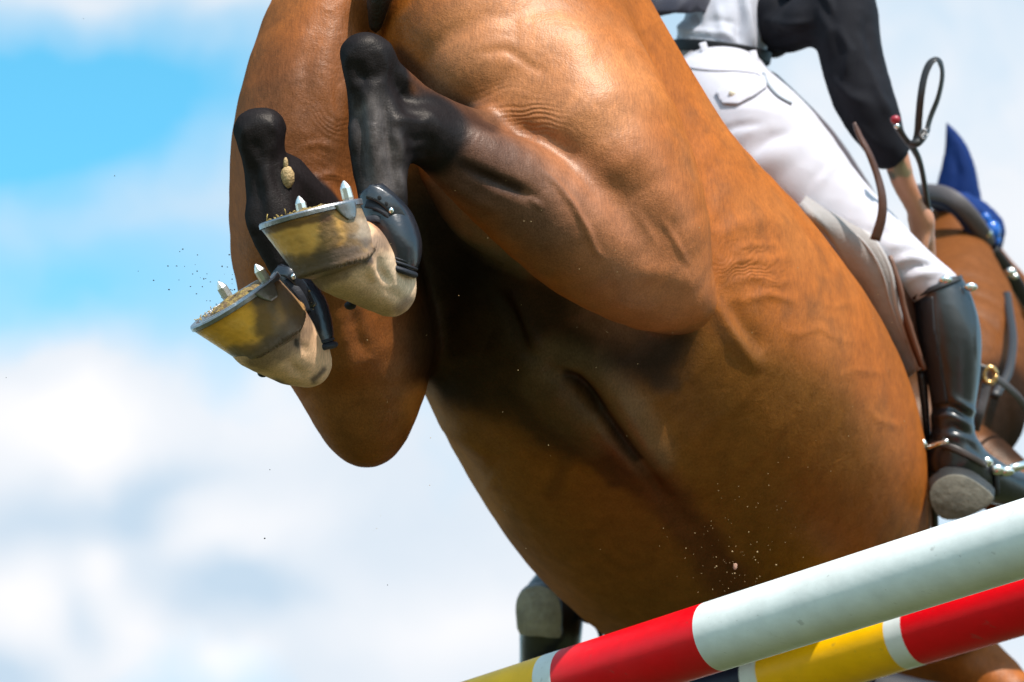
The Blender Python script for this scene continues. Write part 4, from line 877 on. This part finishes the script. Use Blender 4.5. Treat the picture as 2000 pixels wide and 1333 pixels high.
# breeches
br, BV, BQ = limb('breeches', [Chain([(1408, 133, 5.12, 84, .103), (1402, 190, 5.12, 108, .12), (1395, 240, 5.14, 118, .125)], k=.02, capf=.4), Chain([(1415, 225, 5.04, 122, .12), (1490, 305, 4.96, 130, .125), (1588, 398, 4.92, 104, .105), (1688, 474, 4.88, 80, .085), (1775, 530, 4.865, 56, .062), (1828, 566, 4.86, 48, .055)], k=.035),
     Chain([(1385, 240, 5.28, 110, .11), (1330, 430, 5.6, 100, .1), (1240, 700, 5.72, 75, .08), (1180, 850, 5.55, 54, .06), (1150, 910, 5.45, 46, .052)], k=.04)], white_cloth, rider, h=.011,
     folds=[([(1500, 175), (1540, 215), (1590, 262)], 16, .004), ([(1400, 262), (1440, 246), (1490, 240)], 6, -.005), ([(1430, 215), (1480, 212), (1520, 222)], 7, .003), ([(1470, 300), (1510, 268), (1545, 258)], 7, -.005), ([(1590, 372), (1622, 330), (1650, 318)], 5, .003), ([(1425, 300), (1490, 270), (1540, 262)], 14, -.004), ([(1440, 345), (1500, 310), (1560, 290)], 18, .004), ([(1560, 410), (1590, 350), (1620, 320)], 6, -.002), ([(1745, 515), (1775, 503), (1812, 512)], 5, .006), ([(1755, 533), (1790, 518), (1830, 520)], 4, -.006), ([(1765, 552), (1800, 535), (1850, 532)], 5, .006), ([(1735, 480), (1770, 478), (1800, 490)], 7, .004), ([(1700, 450), (1730, 455), (1760, 470)], 8, -.003), ([(1600, 265), (1650, 350), (1700, 400)], 18, .004)], noise=.0012, ns=9)
BB = bvh_of(BV, BQ)
v, f = draped([(1325, 118), (1360, 127), (1400, 132), (1440, 134), (1475, 140), (1492, 148)], BB, .022, .0010, .0002); mesh('waistband', W(v), f, white_cloth, br)
flap = [(1398, 182), (1440, 160), (1492, 150), (1497, 172), (1475, 188), (1440, 206), (1412, 204)]
v, f = patch(flap, BB, .0025, .003, 6); pf = mesh('pocket_flap', W(v), f, white_cloth, br)
h_, n_ = hit(BB, 1432, 187); e, g = ellipsoid((0, 0, 0), (.0065, .0065, .003)); mesh('button', W(e + h_ + n_ * .007), g, material('cream_button', (.8, .74, .6), rough=.3), pf)
v, f = draped([(1490, 146), (1500, 168), (1520, 190), (1545, 205)], BB, .006, .002, .001); mesh('side_seam', W(v), f, material('grey_piping', (.25, .27, .30), rough=.6), br)
# belt, belt loop, ring
cb = C(1406, 104, 5.13); tb = unit(np.array([-.13, -1, .02])); ub = unit(np.array([1, -.14, 0]) - tb * (np.array([1, -.14, 0]) @ tb)); vb = np.cross(tb, ub)
qq = np.array([cb + ub * math.cos(a) * .090 + vb * math.sin(a) * .112 for a in np.linspace(0, 2 * math.pi, 49)]); nn = np.array([ub * math.cos(a) + vb * math.sin(a) for a in np.linspace(0, 2 * math.pi, 49)])
v, f = ribbon(qq, nn, .021, .0020); bl = mesh('belt', W(v), f, belt_m, rider)
for x0, y0, x1, y1 in ((1372, 84, 1386, 134), (1470, 100, 1478, 138)):
    p0, p1 = C(x0, y0, 5.016), C(x1, y1, 5.008); pm = (p0 + p1) / 2 - np.array([0, 0, .007]); v, f = ribbon(cr([p0, pm, p1], 5), np.tile((0, 0, -1.0), (11, 1)), .013, .0015); mesh('belt_loop', W(v), f, white_cloth, br)
v, f = tube([C(1484 + 11 * math.cos(a), 131 + 10 * math.sin(a), 5.05) for a in np.linspace(0, 6.2832, 17)], .0022, sub=1, n=6); mesh('ring', W(v), f, steel, bl)
# jacket: trunk part open over the shirt, lifted tail, sleeve
limb('jacket', [Chain([(1525, -160, 5.42, 122, .125), (1500, -60, 5.36, 92, .115), (1500, 20, 5.30, 62, .09), (1510, 70, 5.27, 38, .05)], k=.02), Chain([(1490, -40, 5.2, 55, .06), (1515, 30, 5.1, 46, .05), (1530, 62, 5.08, 42, .03), (1575, 40, 5.02, 50, .05)], k=.03),
     Chain([(1600, -150, 5.1, 84, .075), (1628, -30, 5.04, 74, .066), (1650, 50, 5.0, 68, .062), (1668, 140, 4.97, 63, .056), (1698, 220, 4.95, 55, .05), (1728, 280, 4.945, 44, .042), (1748, 306, 4.95, 38, .037)], k=.02, capf=.35),
     Chain([(1500, -165, 5.6, 72, .07), (1420, 60, 5.85, 56, .06), (1465, 280, 5.98, 44, .045)], k=.02)], black_cloth, rider, h=.010,
     folds=[([(1640, 60), (1660, 100), (1650, 150)], 6, .007), ([(1690, 30), (1700, 90), (1715, 140)], 7, -.006), ([(1620, 150), (1660, 190), (1690, 200)], 7, .006), ([(1700, 130), (1720, 190), (1745, 240)], 6, .005), ([(1600, 20), (1620, 60), (1615, 100)], 7, .006), ([(1500, 40), (1540, 50), (1580, 45)], 6, .008), ([(1500, 80), (1550, 72), (1590, 55)], 6, -.006), ([(1660, 230), (1690, 262), (1715, 290)], 6, .005), ([(1600, -20), (1620, 5), (1628, 30)], 5, .006)], noise=.005, ns=15)
tp = [(1186, -40), (1240, -160), (1400, -240), (1520, -200), (1500, -60), (1392, -30), (1387, 25), (1362, 24), (1345, 27), (1318, 26), (1290, 32), (1262, 33), (1240, 28), (1218, 6)]
v, f = patch(tp, None, 0, .006, 14, dfun=lambda x, y: 5.04 + .0006 * max(0, x - 1330) + .0007 * max(0, -y) + .012 * math.sin(x * .055 + y * .03)); mesh('jacket_tail', W(v), f, navy_cloth, rider)
# boots
lo_b = lambda nm, ch, fo: limb(nm, ch, boot_m, rider, h=.0075, folds=fo, noise=.0006, ns=14)
bR, RV, RQ = lo_b('riding_boot', [Chain([(1831, 562, 4.86, 53, .056), (1844, 610, 4.855, 61, .062), (1855, 665, 4.85, 62, .063), (1861, 725, 4.85, 53, .056), (1862, 785, 4.85, 44, .048), (1860, 835, 4.85, 41, .045), (1868, 890, 4.855, 47, .048)], k=.01, capf=.3),
     Chain([(1862, 905, 4.85, 50, .045), (1900, 925, 4.88, 50, .042), (1950, 946, 4.92, 40, .042), (2000, 962, 4.97, 36, .040), (2050, 980, 5.03, 34, .034), (2080, 990, 5.06, 22, .026)], k=.025)],
     [([(1818, 800), (1850, 792), (1895, 815)], 5, -.006), ([(1822, 815), (1860, 812), (1900, 835)], 6, .005), ([(1860, 775), (1885, 795), (1908, 808)], 5, .005), ([(1825, 838), (1860, 834), (1905, 856)], 5, -.005), ([(1830, 850), (1880, 852), (1915, 870)], 6, .004), ([(1880, 850), (1905, 880), (1930, 900)], 5, -.004), ([(1826, 600), (1832, 680), (1846, 770)], 2.4, .0022), ([(1890, 560), (1905, 620), (1908, 700)], 2.2, .0018)])
bR['label'] = 'right boot with the heel turned to the camera, beside the flank'
RB = bvh_of(RV, RQ)
v, f = patch([(1796, 588), (1822, 580), (1828, 650), (1843, 740), (1852, 788), (1822, 792), (1808, 700)], RB, .0005, .0012, 7); mesh('back_panel', W(v), f, boot_dull, bR)
v, f = draped([(1783, 580), (1810, 570), (1845, 556), (1878, 543)], RB, .010, .002, .0005); mesh('top_band', W(v), f, boot_dull, bR)
for x, y in ((1846, 550), (1896, 561)):
    h_, n_ = hit(RB, x, y, 4.82); e, g = ellipsoid((0, 0, 0), (.0115, .0075, .005)); mesh('stud', W(e + h_ + n_ * .004), g, silver, bR)
heelR = smooth_poly([(1815, 962), (1826, 943), (1850, 930), (1880, 930), (1910, 945), (1941, 972), (1930, 990), (1900, 1006), (1870, 1016), (1840, 1014), (1820, 992)], 3)
v, f = slab(heelR, 4.765, (.006, .012, .045), 1.06, .03); hl = mesh('heel', W(v), f, edge_m, bR)
v, f = slab([(x * .98 + 1876 * .02, y * .98 + 972 * .02) for x, y in heelR], 4.7645, (.001, .002, .003), 1.0, .01); mesh('heel_cap', W(v), f, sole_m, bR)
# spur with strap on the right boot
sp_ = empty('spur', W(C(1870, 885, 4.8)), 'silver spur strapped round the ankle of the right black boot', 'spur')
v, f = draped([(1812, 868), (1835, 868), (1862, 876), (1890, 890), (1922, 908)], RB, .011, .002, .0015, default=4.86); mesh('spur_strap', W(v), f, material('brown_spur_strap', (.045, .03, .025), rough=.4), sp_)
v, f = tube([C(1802, 868, 4.80), C(1812, 874, 4.81), C(1830, 868, 4.795), C(1852, 862, 4.79)], [.0062, .0045, .004, .0055], sub=4, n=10); mesh('heel_band', W(v), f, silver, sp_)
e, g = ellipsoid(C(1803, 868, 4.795), (.007, .0095, .007)); mesh('spur_knob', W(e), g, silver, sp_)
for x, y in ((1926, 903), (1948, 918)):
    e, g = ellipsoid(C(x, y, 4.845), (.012, .0095, .006)); mesh('buckle', W(e), g, silver, sp_)
v, f = draped([(1938, 905), (1944, 935), (1946, 965)], RB, .010, .002, .001, default=4.9); mesh('under_strap', W(v), f, boot_dull, sp_)
# stirrup iron on the right
st = empty('stirrup', W(C(1985, 950, 4.95)), 'polished metal stirrup iron round the toe of the right boot', 'stirrup')
v, f = tube([C(1958, 922, 4.87), C(1985, 913, 4.865), (C(2025, 905, 4.90)), C(2070, 925, 4.97), C(2085, 985, 5.0), C(2070, 1030, 5.0)], [.008, .0075, .007, .007, .007, .008], [.006] * 6, sub=6); mesh('side_bar', W(v), f, silver, st)
v, f = tube([C(2070, 1030, 5.0), C(2020, 1020, 4.96), C(1960, 1000, 4.93)], .012, .006, sub=5); mesh('tread', W(v), f, boot_dull, st)
e, g = ellipsoid(C(1965, 921, 4.862), (.015, .009, .008)); mesh('joint', W(e), g, silver, st)
# left boot under the belly
bL, LV, LQ = lo_b('riding_boot', [Chain([(1155, 905, 5.45, 48, .055), (1140, 1000, 5.35, 54, .058), (1105, 1100, 5.22, 44, .05), (1088, 1160, 5.17, 50, .05)], k=.01, capf=.3), Chain([(1082, 1180, 5.16, 60, .045), (1076, 1230, 5.13, 62, .045), (1072, 1290, 5.16, 58, .042), (1066, 1350, 5.22, 56, .04), (1060, 1390, 5.27, 40, .034)], k=.03)], [])
bL['label'] = 'left boot pointing down, seen from its sole below the belly'
heelL = smooth_poly([(1007, 1182), (1014, 1160), (1032, 1147), (1056, 1144), (1078, 1153), (1092, 1172), (1097, 1200), (1096, 1226), (1094, 1247), (1054, 1244), (1015, 1240), (1008, 1212)], 2)
v, f = slab(heelL, 5.03, (.004, .0, .07), 1.0, .02); mesh('heel', W(v), f, edge_m, bL)
v, f = slab([(x * .985 + 1052 * .015, y * .985 + 1196 * .015) for x, y in heelL], 5.0295, (.0, .0, .004), 1.0, .01); mesh('heel_cap', W(v), f, material('brightened_boot_sole', (.36, .33, .27), rough=.75, noise=.3, nscale=60, bump=.002, bscale=90), bL)  # sole colour lightened to offset the shade on this heel
st2 = empty('stirrup', W(C(1150, 1230, 5.1)), 'dark stirrup iron curving beside the left boot below the belly', 'stirrup')
v, f = tube([C(1128, 1190, 5.14), C(1142, 1207, 5.10), C(1160, 1216, 5.08), C(1172, 1236, 5.08), C(1176, 1270, 5.1), C(1160, 1310, 5.12), C(1110, 1325, 5.12)], [.009, .008, .006, .0045, .0045, .005, .006], sub=6); mesh('side_bar', W(v), f, boot_dull, st2)
v, f = tube([C(1160, 1312, 5.12), C(1080, 1330, 5.10), C(1010, 1325, 5.12)], .012, .006, sub=4); mesh('tread', W(v), f, boot_dull, st2)
# ------------------------------------------------------------------ saddle, pad, bridle, bonnet, whip, dirt in the air
brown = material('brown_saddle_leather', (.075, .028, .016), rough=.42, spec=.5, noise=.2, nscale=60, bump=.0005, bscale=300)
dark_leather = material('dark_leather', (.016, .013, .013), rough=.42, bump=.0005, bscale=300)
pad_m = material('grey_white_saddle_pad', (.29, .255, .24), rough=.85, noise=.1, nscale=40, bump=.0012, bscale=260, sheen=.15)
pad_e = material('white_piping', (.42, .38, .37), rough=.6)
grey_pad = material('grey_padded_leather', (.085, .072, .075), rough=.6, bump=.0006, bscale=200)
navy_knit = material('royal_blue_knit', (.0015, .021, .12), rough=.75, spec=.2, sheen=.0, bump=.0012, bscale=420)
blue_shine = material('shiny_blue_trim', (.003, .09, .42), rough=.22, spec=.6, coat=.4)
brass = material('brass', (.62, .36, .14), rough=.25, metallic=.9)
def strip(name, A, Bd, mat, parent, th=.008, nu=26, nv=8, bulge=.0):
    """curved panel between two rails given as photo points with distance"""
    A = cr([C(*p) for p in A], 8); Bd = cr([C(*p) for p in Bd], 8)
    def rs_(P, n): d = np.concatenate([[0], np.cumsum(np.linalg.norm(np.diff(P, axis=0), axis=1))]); t = np.linspace(0, d[-1], n); return np.column_stack([np.interp(t, d, P[:, i]) for i in range(3)])
    A, Bd = rs_(A, nu), rs_(Bd, nu); G = np.array([[A[i] * (1 - s) + Bd[i] * s for s in np.linspace(0, 1, nv)] for i in range(nu)])
    du = np.gradient(G, axis=0); dv = np.gradient(G, axis=1); N = unit(np.cross(du, dv)); N = np.where(N[..., 2:] > 0, -N, N); s = np.linspace(0, 1, nv)
    G = G + N * (np.sin(s * math.pi) * bulge)[None, :, None]; T_ = G + N * th / 2; L_ = G - N * th / 2; v = np.vstack([T_.reshape(-1, 3), L_.reshape(-1, 3)]); m = nu * nv; f = []
    for i in range(nu - 1):
        for j in range(nv - 1):
            a = i * nv + j; f.append((a, a + 1, a + nv + 1, a + nv)); f.append((a + m, a + m + nv, a + m + nv + 1, a + m + 1))
    for i in range(nu - 1):
        a = i * nv; f.append((a, a + nv, a + nv + m, a + m)); a = i * nv + nv - 1; f.append((a, a + m, a + nv + m, a + nv))
    for j in range(nv - 1): f.append((j, j + m, j + 1 + m, j + 1)); a = (nu - 1) * nv + j; f.append((a, a + 1, a + 1 + m, a + m))
    return mesh(name, W(v), f, mat, parent), A, Bd
pad = empty('saddle_pad', W(C(1700, 735, 4.85)), 'grey white saddle pad with piped edge, lifting off the right flank', 'saddle pad')
edgeL = [(1560, 400, 4.74), (1585, 425, 4.70), (1620, 468, 4.76), (1670, 548, 4.80), (1716, 640, 4.86), (1760, 706, 4.88), (1782, 732, 4.88)]
edgeR = [(1564, 398, 4.90), (1600, 417, 4.86), (1690, 456, 4.80), (1734, 520, 4.79), (1752, 600, 4.81), (1780, 676, 4.84), (1795, 722, 4.85)]
po, A_, B_ = strip('pad_panel', [(x, y, d + .02) for x, y, d in edgeL], edgeR, pad_m, pad, th=.012, nu=40, nv=14, bulge=.012)
v, f = tube(B_[::3], .0052, sub=2, n=8); mesh('piping', W(v), f, pad_e, pad)
mid = A_ * .25 + B_ * .75 - np.array([0, 0, .0155]); v, f = tube(mid[2:-2:4], .0016, sub=3, n=6); mesh('stitching', W(v), f, pad_e, pad)
# the half of the pad lying forward over the back and along the right side
strip('pad_top', [(1564, 398, 4.91), (1600, 416, 4.868), (1690, 455, 4.81), (1735, 519, 4.80), (1753, 600, 4.82), (1795, 722, 4.86)], [(1600, 420, 5.4), (1700, 460, 5.35), (1790, 560, 5.2), (1830, 620, 5.15), (1850, 700, 5.12), (1860, 760, 5.1)], pad_m, pad, th=.01, nu=24, nv=6)
sad = empty('saddle', W(C(1760, 740, 4.95)), 'brown leather jumping saddle whose flap edge shows between the grey pad and the black boot', 'saddle')
strip('saddle_flap', [(1690, 462, 4.83), (1735, 515, 4.80), (1757, 590, 4.81), (1778, 660, 4.82), (1800, 715, 4.84)], [(1745, 470, 4.96), (1775, 530, 4.93), (1795, 600, 4.92), (1806, 680, 4.92), (1815, 750, 4.92)], brown, sad, th=.010, nu=30, nv=8, bulge=.01)
strip('skirt', [(1735, 500, 4.84), (1758, 560, 4.835), (1770, 620, 4.835), (1786, 690, 4.84)], [(1765, 500, 4.9), (1785, 560, 4.9), (1800, 640, 4.9), (1812, 720, 4.9)], dark_leather, sad, th=.008, nu=20, nv=5)
v, f = tube([C(1738, 500, 4.80), C(1758, 560, 4.795), C(1766, 600, 4.80), C(1786, 665, 4.81), C(1806, 722, 4.82)], .0045, sub=5, n=8); mesh('flap_edge', W(v), f, material('worn_brown_edge', (.15, .07, .045), rough=.45), sad)
v, f = draped([(1762, 520), (1778, 545), (1795, 580)], RB, .02, .004, 0, default=4.86); mesh('knee_block', W(v), f, dark_leather, sad)
sv, sq = solid([Chain([(1480, 190, 5.05, 60, .05), (1560, 300, 5.28, 80, .09), (1640, 400, 5.45, 70, .08)], sub=3)], h=.016); mesh('seat', W(sv), sq, brown, sad)
v, f = tube([C(1800, 725, 4.86), C(1806, 790, 4.86), C(1812, 860, 4.88), C(1826, 1010, 4.95), C(1824, 1060, 4.98)], [.009, .007, .006, .006, .006], sub=4, n=8); mesh('girth_strap', W(v), f, dark_leather, sad)
# curved strap over the thigh
sp2 = tag(mesh('leather_strap', *(lambda vf: (W(vf[0]), vf[1]))(ribbon(cr([C(1668, 240, 4.76), C(1680, 268, 4.755), (C(1697, 300, 4.75)), C(1714, 345, 4.75), C(1723, 385, 4.745), C(1722, 425, 4.745), C(1709, 470, 4.75)], 6),
      np.tile((.5, .1, -1.0), (37, 1)), np.interp(np.linspace(0, 1, 37), [0, .08, .5, .85, 1], [.004, .009, .013, .018, .02]), .0035)), brown), 'narrow dark brown leather strap curving down across the white thigh', 'strap')
# whip
wh = empty('riding_whip', W(C(1790, 300, 4.85)), 'riding whip with black wrist loop sticking up beside the jacket cuff', 'whip')
v, f = tube([C(1742, 228, 4.81), C(1752, 246, 4.81), C(1768, 272, 4.82), C(1785, 292, 4.84), C(1800, 330, 4.90), C(1815, 420, 5.02)], [.0058, .0066, .0055, .006, .005, .005], sub=5, n=10); mesh('handle', W(v), f, dark_leather, wh)
e, g = ellipsoid(C(1749, 234, 4.802), (.0085, .0075, .006)); mesh('red_cap', W(e), g, material('red_cap', (.30, .015, .03), rough=.35), wh)
e, g = ellipsoid(C(1752, 247, 4.802), (.005, .005, .004)); mesh('collar', W(e), g, silver, wh)
lp = [C(1786, 286, 4.83), C(1792, 262, 4.83), C(1795, 225, 4.82), C(1799, 185, 4.815), C(1806, 148, 4.82), C(1817, 123, 4.825), C(1830, 117, 4.83), C(1839, 130, 4.84), C(1840, 155, 4.845), C(1832, 192, 4.85), C(1818, 228, 4.85), C(1810, 256, 4.845)]
lp = cr(lp, 6); nl = np.array([(math.cos(a), .0, -math.sin(a)) for a in np.linspace(.95, 1.9, len(lp))]); v, f = ribbon(lp, np.array([(-.85, 0, -.55)] * len(lp)) * 0 + np.column_stack([np.interp(np.linspace(0, 1, len(lp)), [0, .35, .5, .65, 1], [-.35, -.5, -.2, .95, .95]), np.interp(np.linspace(0, 1, len(lp)), [0, .4, .5, .6, 1], [0, .2, 1, .2, 0]), np.full(len(lp), -.75)]), .0135, .0018); mesh('wrist_loop', W(v), f, dark_leather, wh)
v, f = tube([C(1775, 282, 4.825), C(1790, 280, 4.82), C(1803, 266, 4.83), C(1812, 252, 4.84)], [.006, .0075, .0075, .005], sub=4, n=10); mesh('loop_keeper', W(v), f, dark_leather, wh)
v, f = tube([C(1804 + 7 * math.cos(a), 262 + 9 * math.sin(a), 4.815) for a in np.linspace(0, 6.2832, 13)], .0018, sub=1, n=6); mesh('eyelet', W(v), f, steel, wh)
# bonnet with ear cover
bn = empty('fly_bonnet', W(C(1890, 500, 6.1)), 'royal blue ear bonnet on the horse, one pointed ear standing up', 'bonnet')
v, q = solid([Chain([(1868, 410, 6.12, 47, .032), (1869, 370, 6.12, 42, .030), (1871, 330, 6.12, 34, .026), (1868, 295, 6.12, 24, .02), (1858, 262, 6.12, 12, .012), (1850, 243, 6.12, 4, .005)], sub=4, k=.01)], h=.008); v = fold(v, q, [([(1860, 400), (1872, 340), (1862, 290)], 7, -.006)], noise=.002)
mesh('ear_cover', W(v), q, navy_knit, bn)
v, q = solid([Chain([(1815, 392, 6.05, 14, .03), (1850, 395, 6.05, 22, .05), (1895, 420, 6.08, 32, .06), (1925, 445, 6.1, 34, .05), (1938, 465, 6.1, 22, .04)], sub=3)], h=.01); v = fold(v, q, [], noise=.008, ns=26); mesh('poll_cover', W(v), q, navy_knit, bn)
for x, y, r in ((1937, 452, .024), (1925, 428, .014), (1946, 470, .012)):
    e, g = ellipsoid(C(x, y, 6.0), (r * .8, r, r * .7)); mesh('shiny_trim', W(e), g, blue_shine, bn)
# bridle
bd = empty('bridle', W(C(1960, 760, 6.1)), 'dark leather bridle with grey padded headpiece and small buckles on the horse head', 'bridle')
def strp(name, pts, w, mat, par, th=.003, nrm=(-.2, .2, -1)):
    P = cr([C(*p) for p in pts], 6); v, f = ribbon(P, np.tile(np.array(nrm, float), (len(P), 1)), w, th); return mesh(name, W(v), f, mat, par)
strp('headpiece', [(1786, 376, 6.02), (1815, 375, 5.97), (1845, 380, 5.93), (1872, 396, 5.91), (1898, 424, 5.92), (1920, 456, 5.95), (1930, 478, 6.0)], .034, grey_pad, bd, .010)
strp('headpiece_lining', [(1790, 390, 6.02), (1840, 396, 5.95), (1870, 416, 5.93), (1892, 446, 5.94), (1912, 484, 5.97), (1925, 520, 6.0)], .022, material('navy_lining_strap', (.006, .012, .05), rough=.7), bd, .012)
strp('throatlash', [(1893, 450, 5.94), (1905, 488, 5.96), (1922, 520, 5.98), (1942, 545, 6.0)], .034, dark_leather, bd, .006)
strp('cheekpiece', [(1925, 478, 5.98), (1938, 520, 5.99), (1952, 560, 5.84), (1965, 600, 5.74), (1974, 640, 5.68)], .016, grey_pad, bd)
strp('cheekpiece', [(1938, 490, 6.0), (1962, 520, 6.02), (1984, 552, 6.04), (2010, 595, 6.06), (2040, 640, 6.08)], .030, dark_leather, bd, .006)
strp('rein', [(1966, 575, 5.72), (1973, 620, 5.62), (1978, 660, 5.52), (1975, 700, 5.44), (1966, 735, 5.38), (1942, 775, 5.32)], .017, dark_leather, bd, .006)
for x, y, r in ((1966, 573, .010), (1974, 532, .012), (1982, 540, .008), (1928, 456, .012)):
    e, g = ellipsoid(C(x, y, 5.95), (r, r * .8, .006)); mesh('buckle', W(e), g, silver, bd)
v, q = solid([Chain([(1880, 415, 6.34, 40, .03), (1880, 365, 6.36, 34, .026), (1876, 315, 6.37, 24, .02), (1864, 280, 6.38, 8, .008)], sub=3, k=.01)], h=.01); mesh('ear_cover', W(v), q, navy_knit, bn)
for k_, (cx_, cy_, r_) in enumerate(((2085, 760, .092), (2150, 860, .07))):
    c_ = C(cx_, cy_, 6.42); t_ = unit(C(2150, 860, 6.45) - C(2010, 640, 6.32)); u_ = unit(np.cross(t_, (0, 0, 1))); w_ = np.cross(t_, u_)
    P_ = np.array([c_ + (u_ * math.cos(a) + w_ * math.sin(a)) * r_ for a in np.linspace(0, 2 * math.pi, 33)]); N_ = unit(P_ - c_); v, f = ribbon(P_, N_, .024 if k_ == 0 else .012, .003); mesh('noseband' if k_ == 0 else 'bit_strap', W(v), f, dark_leather, bd)
eye_m = material('horse_eye', (.010, .006, .004), rough=.08, coat=1.0)
e, g = ellipsoid(C(2040, 612, 6.27), (.022, .024, .026)); mesh('eye', W(e), g, eye_m, horse)
e, g = ellipsoid(C(2205, 880, 6.44), (.012, .020, .014)); mesh('nostril', W(e), g, MATS['dark_hole'], horse)
# breastplate
bp_ = empty('breastplate', W(C(1935, 800, 5.3)), 'leather breastplate with round brass ring beside the black boot', 'breastplate')
rg = [C(1933 + 12 * math.cos(a), 733 + 15 * math.sin(a), 5.2) for a in np.linspace(0, 6.2832, 21)]; v, f = tube(rg, .0052, sub=1, n=8); mesh('ring', W(v), f, brass, bp_)
strp('strap', [(1928, 745, 5.2), (1922, 775, 5.2), (1912, 812, 5.2), (1905, 840, 5.22)], .016, grey_pad, bp_)
strp('strap', [(1918, 712, 5.2), (1908, 735, 5.2), (1898, 748, 5.2)], .022, dark_leather, bp_)
strp('strap', [(1944, 738, 5.2), (1970, 758, 5.25), (1995, 785, 5.3), (2020, 830, 5.35)], .014, grey_pad, bp_)
# brushing boot on the tucked foreleg behind the rails
tb_ = strp  # noqa
v, f = tube([C(1960, 1405, 5.2), C(1900, 1398, 5.17), C(1800, 1378, 5.16), C(1710, 1362, 5.16), C(1650, 1372, 5.18)], [.036, .046, .046, .048, .04], [.034, .04, .04, .042, .036], sub=6, n=30); t_ = mesh('tendon_boot', W(v), [tuple(q) for q in f], neo, horse); t_['label'] = 'dark boot on a tucked foreleg seen under the back rail'
# dirt thrown into the air
rs = np.random.RandomState(11); parts = []
def grain(p, r):
    e, g = ellipsoid((0, 0, 0), (r * rs.uniform(.7, 1.3), r * rs.uniform(.5, 1.2), r * rs.uniform(.5, 1)), nu=5, nv=3); parts.append((e + p, g))
for i in range(34): grain(C(rs.normal(425, 55), rs.normal(548, 26), rs.uniform(3.7, 3.85)), rs.uniform(.0005, .0014))
for x, y in ((345, 520), (357, 487), (328, 520), (385, 530), (398, 545), (372, 560), (300, 548), (448, 498), (428, 548), (270, 530), (163, 37), (224, 344), (527, 918), (517, 1052), (757, 1143), (12, 738), (330, 566)): grain(C(x, y, 3.75), rs.uniform(.0008, .0017))
v, f = join(parts); dust_d = material('dark_grains', (.03, .025, .02), rough=.9); tag(mesh('flying_dirt', W(v), f, dust_d), kind='stuff')
parts = []
for i in range(95): grain(C(rs.normal(1440 + 30 * math.sin(i), 52), 1075 + rs.normal(0, 62), rs.uniform(4.0, 4.15)), rs.uniform(.0003, .0008) * (1 if i % 9 else 1.7))
for i in range(70): grain(C(rs.uniform(700, 1800), rs.uniform(300, 1100), rs.uniform(3.55, 3.72)), rs.uniform(.0004, .0008))
v, f = join(parts); dust_l = material('pale_grains', (.42, .28, .13), rough=.7); tag(mesh('flying_sand', W(v), f, dust_l), kind='stuff')
e, g = ellipsoid((0, 0, 0), (.0030, .0042, .003), nu=14, nv=10); e = e * (1 + .35 * cnoise(e, 400, 3, 3)[:, None]); tag(mesh('dirt_clod', W(e + C(1436, 1107, 4.05)), g, material('clod', (.35, .18, .12), rough=.8, noise=.3, nscale=200)), 'small pinkish clod of earth flying in front of the belly', 'clod')
